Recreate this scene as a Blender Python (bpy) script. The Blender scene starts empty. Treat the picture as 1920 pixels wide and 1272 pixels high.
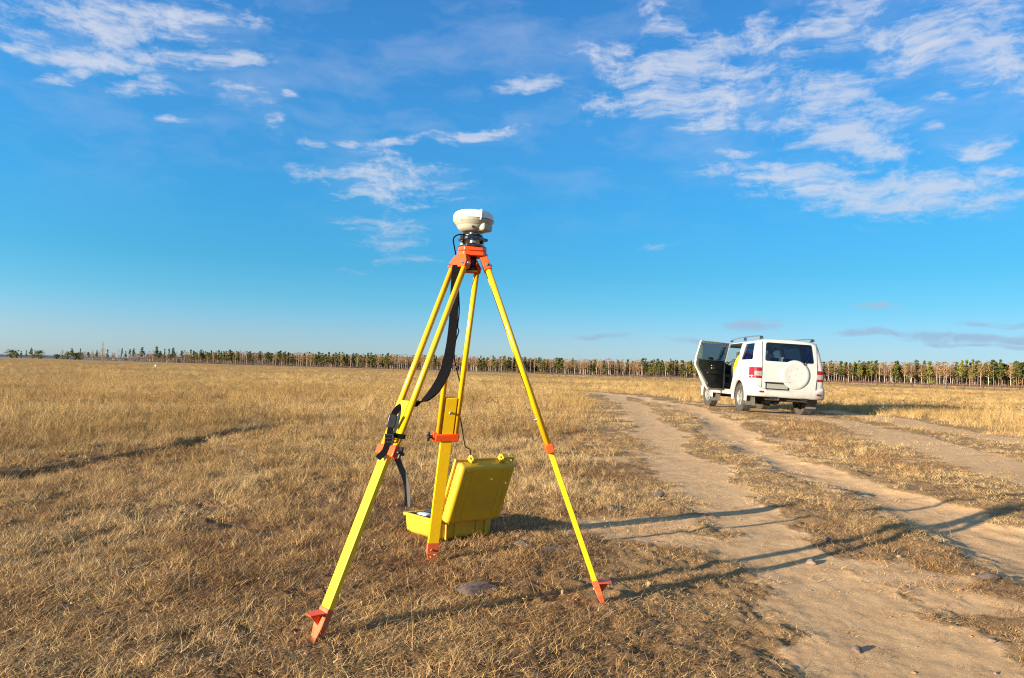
import bpy, bmesh, math, random
import numpy as np
from mathutils import Vector, Matrix, Euler

random.seed(7)
RS = np.random.RandomState(11)
R = math.radians
scene = bpy.context.scene

# ------------------------------------------------------------------ camera
FPX = 1300.0
CAM_H = 1.0
ROLL = math.atan(0.0285)
PITCH = math.atan(60.9 / FPX)
_f = Vector((0, math.cos(PITCH), math.sin(PITCH)))
_u0 = Vector((0, -math.sin(PITCH), math.cos(PITCH)))
_x0 = Vector((1, 0, 0))
_r = _x0 * math.cos(ROLL) + _u0 * math.sin(ROLL)
_u = _u0 * math.cos(ROLL) - _x0 * math.sin(ROLL)
cam_data = bpy.data.cameras.new('camera')
cam = bpy.data.objects.new('camera', cam_data)
scene.collection.objects.link(cam)
cam.matrix_world = Matrix(((_r.x, _u.x, -_f.x, 0), (_r.y, _u.y, -_f.y, 0), (_r.z, _u.z, -_f.z, CAM_H), (0, 0, 0, 1)))
cam_data.sensor_width = 36
cam_data.lens = 36 * FPX / 1920
cam_data.clip_start = 0.05
cam_data.clip_end = 20000
scene.camera = cam

def ray(px, py):
    return _f + _r * ((px - 960) / FPX) - _u * ((py - 636) / FPX)
def ground_at(px, py, z=0.0):          # the place on level ground seen at a pixel of the photograph
    d = ray(px, py); t = (z - CAM_H) / d.z
    return Vector((d.x * t, d.y * t, z))
def at(px, py, Y):                     # the place seen at a pixel, Y metres ahead
    d = ray(px, py); t = Y / d.y
    return Vector((d.x * t, Y, CAM_H + d.z * t))

# ------------------------------------------------------------------ sun, sky, exposure
SUN_EL = 10.0
SUN_AZ = 32.3
SUN_DIR = Vector((-math.cos(R(SUN_AZ)) * math.cos(R(SUN_EL)), -math.sin(R(SUN_AZ)) * math.cos(R(SUN_EL)), math.sin(R(SUN_EL))))
sun_d = bpy.data.lights.new('sun', 'SUN')
sun_d.energy = 5.0
sun_d.angle = R(0.6)
sun_d.color = (1.0, 0.88, 0.69)
sun = bpy.data.objects.new('sun', sun_d)
scene.collection.objects.link(sun)
sun.rotation_euler = SUN_DIR.to_track_quat('Z', 'Y').to_euler()
sun.location = (-20, -10, 15)

scene.view_settings.view_transform = 'Standard'
scene.view_settings.look = 'None'
scene.view_settings.exposure = 1.6
scene.view_settings.gamma = 1
scene.cycles.use_denoising = True
scene.cycles.denoiser = "OPENIMAGEDENOISE"
scene.cycles.denoising_prefilter = "NONE"
scene.cycles.denoising_input_passes = "RGB_ALBEDO_NORMAL"
scene.cycles.filter_width = 1.15
scene.cycles.sample_clamp_indirect = 4
scene.view_settings.use_curve_mapping = False

world = bpy.data.worlds.new('World')
scene.world = world
world.use_nodes = True
wn = world.node_tree
wn.nodes.clear()
def N(nt, typ, **kw):
    n = nt.nodes.new(typ)
    ins = kw.pop('ins', {})
    for k, v in kw.items(): setattr(n, k, v)
    for k, v in ins.items():
        if hasattr(v, 'is_output') or isinstance(v, bpy.types.NodeSocket): nt.links.new(v, n.inputs[k])
        else: n.inputs[k].default_value = v
    return n
def math_n(nt, op, a, b=None, c=None, clamp=False):
    n = nt.nodes.new('ShaderNodeMath'); n.operation = op; n.use_clamp = clamp
    for i, v in enumerate((a, b, c)):
        if v is None: continue
        if isinstance(v, bpy.types.NodeSocket): nt.links.new(v, n.inputs[i])
        else: n.inputs[i].default_value = v
    return n.outputs[0]
def ramp(nt, fac, stops, interp='LINEAR'):
    n = nt.nodes.new('ShaderNodeValToRGB')
    n.color_ramp.interpolation = interp
    els = n.color_ramp.elements
    while len(els) < len(stops): els.new(0.5)
    for e, (p, c) in zip(els, stops):
        e.position = p
        e.color = (c, c, c, 1) if isinstance(c, (int, float)) else (*c, 1)
    nt.links.new(fac, n.inputs[0])
    return n.outputs[0]
def mixc(nt, fac, a, b, mode='MIX'):
    n = nt.nodes.new('ShaderNodeMix'); n.data_type = 'RGBA'; n.blend_type = mode
    for i, v in ((0, fac), (6, a), (7, b)):
        if isinstance(v, bpy.types.NodeSocket): nt.links.new(v, n.inputs[i])
        elif isinstance(v, (int, float)): n.inputs[i].default_value = v if i == 0 else (v, v, v, 1)
        else: n.inputs[i].default_value = (*v, 1)
    return n.outputs[2]

sky = N(wn, 'ShaderNodeTexSky', sky_type='NISHITA', sun_disc=False, sun_elevation=R(SUN_EL),
        sun_rotation=math.atan2(SUN_DIR.x, SUN_DIR.y), air_density=1.0, dust_density=0.3, ozone_density=2.0, altitude=200)
tc = N(wn, 'ShaderNodeTexCoord').outputs['Generated']
nrm = N(wn, 'ShaderNodeVectorMath', operation='NORMALIZE', ins={0: tc}).outputs[0]
sep = N(wn, 'ShaderNodeSeparateXYZ', ins={0: nrm})
az = math_n(wn, 'ARCTAN2', sep.outputs[0], sep.outputs[1])
el = math_n(wn, 'ARCSINE', sep.outputs[2])
# a touch more colour than the bare model, by height above the horizon
eln = math_n(wn, 'MULTIPLY', math_n(wn, 'MAXIMUM', el, 0.0), 2 / math.pi)
SKY_TINT = [(0.0, (0.66, 0.94, 1.85)), (0.028, (0.60, 0.88, 1.50)), (0.06, (0.38, 0.90, 1.32)), (0.09, (0.29, 0.91, 1.28)), (0.14, (0.27, 1.02, 1.46)),
            (0.22, (0.38, 1.17, 1.70)), (0.29, (0.41, 1.19, 1.82)), (1.0, (0.42, 1.08, 1.65))]
tint = ramp(wn, eln, SKY_TINT)
skyc = mixc(wn, 1.0, sky.outputs[0], tint, 'MULTIPLY')
anti = N(wn, 'ShaderNodeVectorMath', operation='DOT_PRODUCT', ins={0: nrm, 1: Vector((-SUN_DIR.x, -SUN_DIR.y, 0)).normalized()[:]}).outputs['Value']
skyc = mixc(wn, 1.0, skyc, N(wn, 'ShaderNodeMapRange', ins={0: anti, 1: -0.2, 2: 1.0, 3: 1.08, 4: 0.68}).outputs[0], 'MULTIPLY')
# clouds
aze = N(wn, 'ShaderNodeCombineXYZ', ins={0: az, 1: el}).outputs[0]
warp = N(wn, 'ShaderNodeTexNoise', ins={'Vector': aze, 'Scale': 9.0, 'Detail': 3.0})
wv = N(wn, 'ShaderNodeVectorMath', operation='SUBTRACT', ins={0: warp.outputs['Color'], 1: (0.5, 0.5, 0.5)}).outputs[0]
wv = N(wn, 'ShaderNodeVectorMath', operation='MULTIPLY', ins={0: wv, 1: (0.10, 0.035, 0)}).outputs[0]
azw = N(wn, 'ShaderNodeVectorMath', operation='ADD', ins={0: aze, 1: wv}).outputs[0]
CLOUDS = [  # centre x, y, half width, half height in the photograph, tilt (deg, up to the right), weight
    (250, 32, 210, 40, -4, .95), (250, 105, 200, 22, -3, 1.0), (130, 130, 60, 16, 12, .8), (235, 75, 45, 22, 0, .8), (430, 112, 70, 16, -3, .8),
    (40, 50, 70, 20, -15, .6), (15, 82, 40, 13, 0, .8), (270, 165, 68, 13, 0, 1.0), (310, 148, 32, 9, 0, .75),
    (450, 180, 58, 20, -8, .62), (535, 180, 22, 10, 0, .75), (325, 217, 28, 8, 0, .7), (510, 237, 34, 12, 8, .75), (585, 265, 26, 9, 0, .55),
    (640, 265, 26, 8, 0, .75), (740, 262, 62, 9, 2, .9), (890, 249, 82, 12, 7, 1.0), (720, 335, 130, 46, -8, .80), (680, 310, 90, 24, -6, .6), (740, 440, 90, 30, -4, .55),
    (760, 492, 62, 11, -2, .5), (990, 165, 62, 14, 2, .85), (1240, 25, 38, 42, 0, .65), (1150, 95, 60, 30, 20, .6),
    (1270, 135, 170, 42, -6, .95), (1290, 185, 170, 34, 6, .92), (1330, 85, 70, 30, -10, .7), (1450, 75, 70, 42, 0, .8), (1320, 232, 52, 16, 4, .9),
    (1580, 40, 80, 60, 0, .66), (1650, 95, 70, 45, 0, .7), (1790, 60, 130, 75, 0, .78), (1730, 105, 110, 32, 4, .85), (1860, 120, 90, 45, 10, .8),
    (1570, 185, 100, 42, -22, .85), (1660, 205, 70, 20, -20, .75), (1590, 255, 130, 42, -10, .95), (1415, 222, 28, 14, 0, .7),
    (1440, 330, 140, 20, -3, .92), (1650, 352, 250, 42, -2, .93), (1590, 300, 60, 16, 0, .6), (1760, 190, 30, 10, 0, .7), (1620, 160, 30, 10, 10, .6),
    (1850, 280, 60, 20, 12, .75), (1880, 318, 70, 24, 0, .75), (1765, 243, 22, 9, 0, .7), (1380, 293, 46, 8, -3, .7), (700, 395, 60, 8, 0, .3),
    (1240, 458, 46, 9, -3, .42), (1425, 609, 55, 11, -2, .95), (1652, 581, 52, 7, 0, .8), (1510, 563, 30, 5, 0, .3),
    (1105, 629, 70, 5, 0, .9), (1300, 636, 60, 5, 0, .9), (1640, 628, 85, 6, -2, 1.0), (1830, 636, 160, 9, -2, 1.1), (1900, 610, 80, 6, 0, .9), (1870, 650, 120, 5, -2, .9), (650, 515, 60, 6, -4, .35),
    (2100, 150, 260, 60, 5, .8), (2250, 380, 240, 40, 0, .8), (-220, 120, 200, 50, 0, .8), (-300, 320, 160, 30, 4, .7), (700, -160, 300, 50, 6, .8), (1500, -150, 380, 90, 0, .8)]
mask = None
for (cx, cy, hw, hh, tilt_, wgt) in CLOUDS:
    d = ray(cx, cy).normalized()
    ca, ce = math.atan2(d.x, d.y), math.asin(d.z)
    # local angular scale
    d2 = ray(cx + 10, cy).normalized(); d3 = ray(cx, cy - 10).normalized()
    sa = max(abs(math.atan2(d2.x, d2.y) - ca) / 10, 1e-5); se = max(abs(math.asin(d3.z) - ce) / 10, 1e-5)
    slope = (math.asin(d2.z) - ce) / 10 / sa
    mp = N(wn, 'ShaderNodeMapping', vector_type='TEXTURE',
           ins={0: azw, 1: (ca, ce, 0), 2: (0, 0, R(tilt_) * .8 + math.atan(slope)), 3: (hw * sa * 1.5, hh * se * 1.65, 1)}).outputs[0]
    ln = N(wn, 'ShaderNodeVectorMath', operation='LENGTH', ins={0: mp}).outputs['Value']
    mr = N(wn, 'ShaderNodeMapRange', interpolation_type='SMOOTHSTEP', ins={0: ln, 1: 0.15, 2: 1.25, 3: wgt, 4: 0.0}).outputs[0]
    mask = mr if mask is None else math_n(wn, 'MAXIMUM', mask, mr)
over = N(wn, 'ShaderNodeMapRange', interpolation_type='SMOOTHSTEP', ins={0: el, 1: 0.50, 2: 0.85, 3: 0.0, 4: 0.72}).outputs[0]   # the cloud field goes on overhead, added unseen to whiten the blue fill light
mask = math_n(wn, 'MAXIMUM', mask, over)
def cnoise(sx, sy, det, rough, seed):
    mp = N(wn, 'ShaderNodeMapping', ins={0: azw, 1: (seed, seed * 2, 0), 3: (sx, sy, 1)}).outputs[0]
    return N(wn, 'ShaderNodeTexNoise', ins={'Vector': mp, 'Scale': 1.0, 'Detail': det, 'Roughness': rough}).outputs['Fac']
n1 = cnoise(14, 46, 8.0, 0.62, 3.1)
n2 = cnoise(60, 120, 5.0, 0.65, 8.3)
nn = math_n(wn, 'ADD', math_n(wn, 'MULTIPLY', n1, 0.70), math_n(wn, 'MULTIPLY', n2, 0.30))
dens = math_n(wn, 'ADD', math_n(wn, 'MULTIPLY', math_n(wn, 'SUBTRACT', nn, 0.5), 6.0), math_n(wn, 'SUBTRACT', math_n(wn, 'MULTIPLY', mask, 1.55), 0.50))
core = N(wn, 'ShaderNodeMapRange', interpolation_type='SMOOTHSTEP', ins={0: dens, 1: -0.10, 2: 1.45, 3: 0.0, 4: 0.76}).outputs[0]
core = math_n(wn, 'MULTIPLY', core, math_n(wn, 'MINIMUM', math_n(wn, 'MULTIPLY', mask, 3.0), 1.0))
veil = N(wn, 'ShaderNodeMapRange', ins={0: cnoise(6, 16, 5.0, 0.6, 5.7), 1: 0.45, 2: 0.80, 3: 0.0, 4: 0.30}).outputs[0]
veil = math_n(wn, 'MULTIPLY', veil, N(wn, 'ShaderNodeMapRange', ins={0: el, 1: 0.16, 2: 0.34, 3: 0.0, 4: 1.0}).outputs[0])
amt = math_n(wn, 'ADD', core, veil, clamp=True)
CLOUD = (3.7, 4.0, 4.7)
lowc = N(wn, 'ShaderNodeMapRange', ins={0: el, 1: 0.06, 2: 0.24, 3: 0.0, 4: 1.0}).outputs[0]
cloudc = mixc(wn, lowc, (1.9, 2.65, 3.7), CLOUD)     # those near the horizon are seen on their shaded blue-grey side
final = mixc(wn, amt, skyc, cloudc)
bg = N(wn, 'ShaderNodeBackground', ins={0: final, 1: 0.059})
wo = N(wn, 'ShaderNodeOutputWorld', ins={0: bg.outputs[0]})
world.cycles.sampling_method = 'MANUAL'
world.cycles.sample_map_resolution = 512

# ------------------------------------------------------------------ helpers
def link(o):
    scene.collection.objects.link(o); return o
def tag(o, label=None, cat=None, group=None, kind=None):
    if label: o['label'] = label
    if cat: o['category'] = cat
    if group: o['group'] = group
    if kind: o['kind'] = kind
    return o
def empty(name, loc=(0, 0, 0), rot=(0, 0, 0)):
    o = bpy.data.objects.new(name, None); o.empty_display_size = .1
    o.location = loc; o.rotation_euler = rot
    return link(o)

class MB:
    """collects shapes; build() links them as one mesh object"""
    def __init__(s): s.bm = bmesh.new()
    def _new(s, verts, faces, smooth=False):
        vs = [s.bm.verts.new(v) for v in verts]; out = []
        for f in faces:
            try:
                fc = s.bm.faces.new([vs[i] for i in f]); fc.smooth = smooth; out.append(fc)
            except ValueError: pass
        return vs
    def box(s, c, size, mat=None, bevel=0.0, seg=2, taper=None):
        hx, hy, hz = size[0] / 2, size[1] / 2, size[2] / 2
        t = taper or (1, 1)
        P = [(-hx, -hy, -hz), (hx, -hy, -hz), (hx, hy, -hz), (-hx, hy, -hz),
             (-hx * t[0], -hy * t[1], hz), (hx * t[0], -hy * t[1], hz), (hx * t[0], hy * t[1], hz), (-hx * t[0], hy * t[1], hz)]
        M = mat or Matrix.Identity(3)
        c = Vector(c)
        n0 = len(s.bm.verts)
        vs = s._new([M @ Vector(p) + c for p in P], [(0, 3, 2, 1), (4, 5, 6, 7), (0, 1, 5, 4), (1, 2, 6, 5), (2, 3, 7, 6), (3, 0, 4, 7)])
        if bevel > 0:
            es = {e for v in vs for e in v.link_edges}
            r = bmesh.ops.bevel(s.bm, geom=list(es), offset=bevel, segments=seg, affect='EDGES', profile=0.5)
            for f in r['faces']: f.smooth = True
        return s
    def tube(s, pts, r, n=12, cap=True, radii=None):
        pts = [Vector(p) for p in pts]
        m = len(pts); rings = []
        up = None
        for i, p in enumerate(pts):
            d = (pts[min(i + 1, m - 1)] - pts[max(i - 1, 0)]).normalized()
            if up is None:
                up = d.orthogonal().normalized()
            up = (up - d * up.dot(d)).normalized()
            b = d.cross(up)
            rr = radii[i] if radii else r
            rings.append([s.bm.verts.new(p + (up * math.cos(2 * math.pi * k / n) + b * math.sin(2 * math.pi * k / n)) * rr) for k in range(n)])
        for a, b_ in zip(rings, rings[1:]):
            for k in range(n):
                f = s.bm.faces.new((a[k], a[(k + 1) % n], b_[(k + 1) % n], b_[k])); f.smooth = True
        if cap:
            s.bm.faces.new(list(reversed(rings[0]))); s.bm.faces.new(rings[-1])
        return s
    def lathe(s, prof, n=32, M=None, sx=None):
        """prof: list of (r, z); around z"""
        M = M or Matrix.Identity(4)
        rings = []
        for r, z in prof:
            if r < 1e-6: rings.append([s.bm.verts.new(M @ Vector((0, 0, z)))])
            else: rings.append([s.bm.verts.new(M @ Vector((r * math.cos(2 * math.pi * k / n), r * math.sin(2 * math.pi * k / n), z))) for k in range(n)])
        for a, b in zip(rings, rings[1:]):
            for k in range(n):
                k2 = (k + 1) % n
                if len(a) == 1 and len(b) == 1: continue
                if len(a) == 1: f = (a[0], b[k2], b[k])
                elif len(b) == 1: f = (a[k], a[k2], b[0])
                else: f = (a[k], a[k2], b[k2], b[k])
                fc = s.bm.faces.new(f); fc.smooth = True
        return s
    def prism(s, poly, depth, M=None, bevel=0.0):
        """poly in xy, extruded along +z by depth, then M"""
        M = M or Matrix.Identity(4)
        a = [s.bm.verts.new(M @ Vector((x, y, 0))) for x, y in poly]
        b = [s.bm.verts.new(M @ Vector((x, y, depth))) for x, y in poly]
        n = len(poly)
        s.bm.faces.new(list(reversed(a))); s.bm.faces.new(b)
        for i in range(n): s.bm.faces.new((a[i], a[(i + 1) % n], b[(i + 1) % n], b[i]))
        if bevel > 0:
            es = {e for v in a + b for e in v.link_edges}
            r = bmesh.ops.bevel(s.bm, geom=list(es), offset=bevel, segments=2, affect='EDGES', profile=0.5)
            for f in r['faces']: f.smooth = True
        return s
    def ribbon(s, pts, width, side, thick=0.003):
        """flat strap through pts; side: list or single direction of its width"""
        pts = [Vector(p) for p in pts]; m = len(pts); rows = []
        for i, p in enumerate(pts):
            sd = Vector(side[i] if isinstance(side, list) else side)
            d = (pts[min(i + 1, m - 1)] - pts[max(i - 1, 0)]).normalized()
            sd = (sd - d * sd.dot(d)).normalized(); nn_ = d.cross(sd)
            w = (width[i] if isinstance(width, (list, tuple)) else width) / 2
            rows.append([s.bm.verts.new(p + sd * a * w + nn_ * b * thick / 2) for a, b in ((-1, -1), (1, -1), (1, 1), (-1, 1))])
        for a, b in zip(rows, rows[1:]):
            for k in range(4): s.bm.faces.new((a[k], a[(k + 1) % 4], b[(k + 1) % 4], b[k])).smooth = False
        s.bm.faces.new(list(reversed(rows[0]))); s.bm.faces.new(rows[-1])
        return s
    def mesh(s, name, mat):
        bmesh.ops.recalc_face_normals(s.bm, faces=s.bm.faces[:])
        me = bpy.data.meshes.new(name); s.bm.to_mesh(me); s.bm.free()
        if mat: me.materials.append(mat)
        return me
    def build(s, name, mat, parent=None, loc=None, matrix=None):
        o = bpy.data.objects.new(name, s.mesh(name, mat)); link(o)
        if parent: o.parent = parent
        if loc is not None: o.location = loc
        if matrix is not None: o.matrix_local = matrix
        return o

def catmull(pts, n=8):
    pts = [Vector(p) for p in pts]; out = []
    P = [pts[0]] + pts + [pts[-1]]
    for i in range(1, len(P) - 2):
        for k in range(n):
            t = k / n; a, b, c, d = P[i - 1], P[i], P[i + 1], P[i + 2]
            out.append(0.5 * ((2 * b) + (c - a) * t + (2 * a - 5 * b + 4 * c - d) * t * t + (-a + 3 * b - 3 * c + d) * t ** 3))
    out.append(pts[-1]); return out

def np_mesh(name, V, Fq, mat=None, smooth=True):
    me = bpy.data.meshes.new(name)
    V = np.asarray(V, dtype=np.float32); Fq = np.asarray(Fq, dtype=np.int32)
    k = Fq.shape[1]
    me.vertices.add(len(V)); me.vertices.foreach_set('co', V.ravel())
    me.loops.add(Fq.size); me.loops.foreach_set('vertex_index', Fq.ravel())
    me.polygons.add(len(Fq)); me.polygons.foreach_set('loop_start', np.arange(0, Fq.size, k, dtype=np.int32))
    me.polygons.foreach_set('use_smooth', np.full(len(Fq), smooth))
    me.update(calc_edges=True); me.validate()
    if mat: me.materials.append(mat)
    return me

# ------------------------------------------------------------------ numpy noise
def _hash(ix, iy, seed):
    h = (ix.astype(np.int64) * 374761393 + iy.astype(np.int64) * 668265263 + seed * 982451653) & 0xFFFFFFFF
    h = ((h ^ (h >> 13)) * 1274126177) & 0xFFFFFFFF
    h = (h ^ (h >> 16)) & 0xFFFFFFFF
    return h.astype(np.float64) / 0xFFFFFFFF
def vnoise(x, y, s=1.0, seed=0):
    x = x / s; y = y / s
    ix = np.floor(x); iy = np.floor(y); fx = x - ix; fy = y - iy
    fx = fx * fx * fx * (fx * (fx * 6 - 15) + 10); fy = fy * fy * fy * (fy * (fy * 6 - 15) + 10)
    a = _hash(ix, iy, seed); b = _hash(ix + 1, iy, seed); c = _hash(ix, iy + 1, seed); d = _hash(ix + 1, iy + 1, seed)
    return (a * (1 - fx) + b * fx) * (1 - fy) + (c * (1 - fx) + d * fx) * fy - 0.5
def fbm(x, y, s, oct=4, seed=0, gain=.5):
    t = 0; a = 1.0; n = 0
    for i in range(oct):
        t = t + a * vnoise(x + 13.7 * i, y - 7.3 * i, s, seed + i); n += a; a *= gain; s *= .5
    return t / n * 2
def sstep(a, b, v):
    t = np.clip((v - a) / (b - a), 0, 1); return t * t * (3 - 2 * t)

# ------------------------------------------------------------------ ground shape
def poly_world(pp): return [(ground_at(x, y).x, ground_at(x, y).y) for x, y in pp]
TRACK_L = poly_world([(1080, 738), (1150, 748), (1190, 770), (1215, 800), (1260, 850), (1312, 900), (1380, 955), (1450, 1010), (1530, 1080), (1640, 1180), (1780, 1290), (2000, 1450)])
TRACK_R = poly_world([(1110, 742), (1200, 752), (1285, 772), (1345, 800), (1385, 828), (1440, 855), (1515, 885), (1600, 912), (1690, 942), (1790, 982), (1900, 1036), (2080, 1120), (2400, 1290)])
TRACK_U = poly_world([(1300, 762), (1400, 772), (1480, 783), (1560, 795), (1640, 815), (1740, 838), (1850, 868), (1990, 905), (2300, 1000)])
TRACK_V = poly_world([(1560, 778), (1650, 790), (1740, 806), (1830, 822), (1960, 842), (2200, 880)])
FURROW = poly_world([(-120, 925), (0, 897), (60, 893), (150, 876), (240, 860), (330, 842), (420, 822), (530, 805)])
def pdist(x, y, poly):
    best = np.full(x.shape, 1e9)
    for (x0, y0), (x1, y1) in zip(poly, poly[1:]):
        dx, dy = x1 - x0, y1 - y0; L = dx * dx + dy * dy
        t = np.clip(((x - x0) * dx + (y - y0) * dy) / L, 0, 1)
        best = np.minimum(best, np.hypot(x - x0 - t * dx, y - y0 - t * dy))
    return best
def masks(x, y):
    """bare sand 0..1, road corridor 0..1, furrow 0..1"""
    r = np.hypot(x, y)
    w1 = fbm(x, y, 1.1, 4, 21) ; w2 = fbm(x, y, .28, 4, 22, .65)
    e = .28 * w1 + .24 * w2
    dl = pdist(x, y, TRACK_L) + e; dr = pdist(x, y, TRACK_R) + e * .8; du = pdist(x, y, TRACK_U) + e; dv = pdist(x, y, TRACK_V) + e
    wl = .24 + .10 * sstep(2.4, 4.5, 6 - r)
    bare = 1 - sstep(wl, wl + .22, dl)
    bare = np.maximum(bare, 1 - sstep(.24, .46, dr))
    bare = np.maximum(bare, (1 - sstep(.32, .66, du)) * .9)
    bare = np.maximum(bare, (1 - sstep(.25, .6, dv)) * .85)
    # patches of open soil in the verge between the wheel tracks and at the lower right
    mid = np.minimum(np.minimum(dl, dr), du)
    patch = sstep(.18, .55, fbm(x, y, .9, 4, 31) + .12 * sstep(0, 2.5, x) * sstep(7, 3, r)) * (1 - sstep(.9, 2.0, mid))
    bare = np.maximum(bare, patch * .75)
    corr = 1 - sstep(.55, 1.7, np.minimum(mid, dv + .3) + .5 * w1)
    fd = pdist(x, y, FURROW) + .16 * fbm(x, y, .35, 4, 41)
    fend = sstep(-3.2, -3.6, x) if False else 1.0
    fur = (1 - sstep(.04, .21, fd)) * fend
    corr = np.maximum(corr, 1.4 * np.exp(-((x - 6.6) / 2.0) ** 2 - ((y - 15.8) / 2.4) ** 2))
    return np.clip(bare, 0, 1), np.clip(corr, 0, 1), np.clip(fur, 0, 1), dl, dr
CAR = Vector((7.0, 18.56, 0.088))
def height(x, y, fine=True):
    x = np.asarray(x, float); y = np.asarray(y, float)
    r = np.hypot(x, y)
    h = .12 * sstep(7, 17, y)
    w = np.exp(-(((x - 7.0) / 2.6) ** 2 + ((y - 19.6) / 4.0) ** 2))
    h = h + w * (-(x - 6.2) * .040)
    h = h + .05 * fbm(x, y, 5, 2, 5) * sstep(5, 12, r) * (1 - w)
    h = h + .35 * fbm(x, y, 60, 2, 6) * sstep(30, 120, r)
    bare, corr, fur, dl, dr = masks(x, y)
    rut = np.exp(-(dl / .28) ** 2) * .008 + np.exp(-(dr / .26) ** 2) * .030
    rim = np.exp(-((dr - .48) / .16) ** 2) * .015
    h = h - rut * (1 - .7 * w) + rim
    h = h - .12 * fur
    if fine:
        nf = 1 - sstep(14, 30, r)
        rough = 1 - .93 * bare
        h = h + nf * rough * (.014 * fbm(x, y, .45, 3, 51) + .013 * fbm(x, y, .10, 3, 52) + .016 * np.abs(fbm(x, y, .05, 2, 53)))
        h = h + nf * bare * (.0022 * fbm(x, y, .06, 3, 57) + .003 * np.abs(fbm(x, y, .03, 2, 58)))
        h = h + fur * .09 * fbm(x, y, .2, 3, 54)
    return h
def hz(x, y): return float(height(np.array([x]), np.array([y]))[0])

# ------------------------------------------------------------------ materials
def new_mat(name):
    m = bpy.data.materials.new(name); m.use_nodes = True
    nt = m.node_tree; nt.nodes.clear()
    out = nt.nodes.new('ShaderNodeOutputMaterial')
    b = nt.nodes.new('ShaderNodeBsdfPrincipled'); nt.links.new(b.outputs[0], out.inputs[0])
    return m, nt, b
def simple(name, col, rough=.5, metal=0.0, coat=0.0, grime=.12, scale=30.0, grime_col=None, bump=0.0, spec=.5, detail=6):
    m, nt, b = new_mat(name)
    co = N(nt, 'ShaderNodeTexCoord').outputs['Object']
    n = N(nt, 'ShaderNodeTexNoise', ins={'Vector': co, 'Scale': scale, 'Detail': float(detail), 'Roughness': .65}).outputs['Fac']
    f = N(nt, 'ShaderNodeMapRange', ins={0: n, 1: .42, 2: .75, 3: 0.0, 4: grime * 3}).outputs[0]
    gc = grime_col or tuple(c * .45 for c in col)
    c = mixc(nt, f, col, gc)
    nt.links.new(c, b.inputs['Base Color'])
    rr = N(nt, 'ShaderNodeMapRange', ins={0: n, 1: .3, 2: .7, 3: max(rough - .08, .02), 4: min(rough + .12, 1)}).outputs[0]
    nt.links.new(rr, b.inputs['Roughness'])
    b.inputs['Metallic'].default_value = metal
    b.inputs['Coat Weight'].default_value = coat
    b.inputs['Specular IOR Level'].default_value = spec
    if bump:
        bp = N(nt, 'ShaderNodeBump', ins={'Height': n, 'Strength': bump, 'Distance': .002}).outputs[0]
        nt.links.new(bp, b.inputs['Normal'])
    return m
M = {}
M['yellow'] = simple('yellow_paint', (.80, .47, .004), .38, grime=.10, scale=45, grime_col=(.45, .27, .03))
M['yellow_tube'] = simple('yellow_fibreglass', (.72, .38, .004), .28, grime=.05, scale=22, grime_col=(.45, .26, .03), coat=.2)
M['orange'] = simple('orange_enamel', (.72, .07, .005), .38, grime=.10, scale=40, grime_col=(.25, .05, .02))
M['orange_worn'] = simple('orange_worn', (.66, .085, .012), .6, grime=.45, scale=55, grime_col=(.30, .12, .06), bump=.3)
M['steel'] = simple('steel', (.62, .60, .56), .28, metal=1, grime=.1, scale=60)
M['black_plastic'] = simple('black_plastic', (.012, .012, .014), .38, grime=.12, grime_col=(.04, .037, .03))
M['black_metal'] = simple('black_anodised', (.014, .015, .02), .3, metal=.0, coat=.3, grime=.1, grime_col=(.05, .05, .05))
M['navy'] = simple('dark_blue_enamel', (.006, .007, .018), .3, coat=.3, grime=.05)
M['webbing'] = simple('black_webbing', (.002, .002, .003), 1.0, grime=.15, scale=120, grime_col=(.012, .010, .009), bump=.4, spec=.1)
M['webbing_dusty'] = simple('dusty_webbing', (.055, .05, .042), .85, grime=.25, scale=90, grime_col=(.10, .08, .055), bump=.4)
M['shell_white'] = simple('white_dome_plastic', (.68, .66, .61), .35, grime=.05, scale=25, grime_col=(.5, .45, .36))
M['shell_beige'] = simple('beige_plastic', (.36, .33, .25), .42, grime=.1, scale=35, grime_col=(.30, .26, .18))
M['rubber_line'] = simple('green_grey_gasket', (.10, .13, .11), .6)
M['case_yellow'] = simple('yellow_case_plastic', (.64, .37, .010), .48, grime=.12, scale=6, grime_col=(.27, .18, .045), bump=.06)
M['foam'] = simple('dark_foam', (.012, .012, .016), .95, bump=.5)
M['white_item'] = simple('pale_plastic', (.72, .76, .76), .4)

def make_car_paint():
    m, nt, b = new_mat('white_car_paint')
    co = N(nt, 'ShaderNodeTexCoord').outputs['Object']
    sp = N(nt, 'ShaderNodeSeparateXYZ', ins={0: co})
    n = N(nt, 'ShaderNodeTexNoise', ins={'Vector': co, 'Scale': 5.0, 'Detail': 8.0, 'Roughness': .7}).outputs['Fac']
    low = N(nt, 'ShaderNodeMapRange', ins={0: sp.outputs[2], 1: 1.0, 2: .40, 3: 0.0, 4: 1.0}).outputs[0]
    f = math_n(nt, 'MULTIPLY', math_n(nt, 'ADD', math_n(nt, 'MULTIPLY', low, .55), .10), N(nt, 'ShaderNodeMapRange', ins={0: n, 1: .35, 2: .7, 3: .15, 4: 1.0}).outputs[0])
    nt.links.new(mixc(nt, f, (.42, .405, .37), (.26, .205, .14)), b.inputs['Base Color'])
    nt.links.new(N(nt, 'ShaderNodeMapRange', ins={0: f, 1: 0.0, 2: .5, 3: .28, 4: .65}).outputs[0], b.inputs['Roughness'])
    b.inputs['Coat Weight'].default_value = .4; b.inputs['Coat Roughness'].default_value = .08
    return m
M['car'] = make_car_paint()
M['tyre'] = simple('dusty_tyre', (.028, .025, .021), .9, grime=.3, scale=14, grime_col=(.10, .075, .05), bump=.5)
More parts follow.
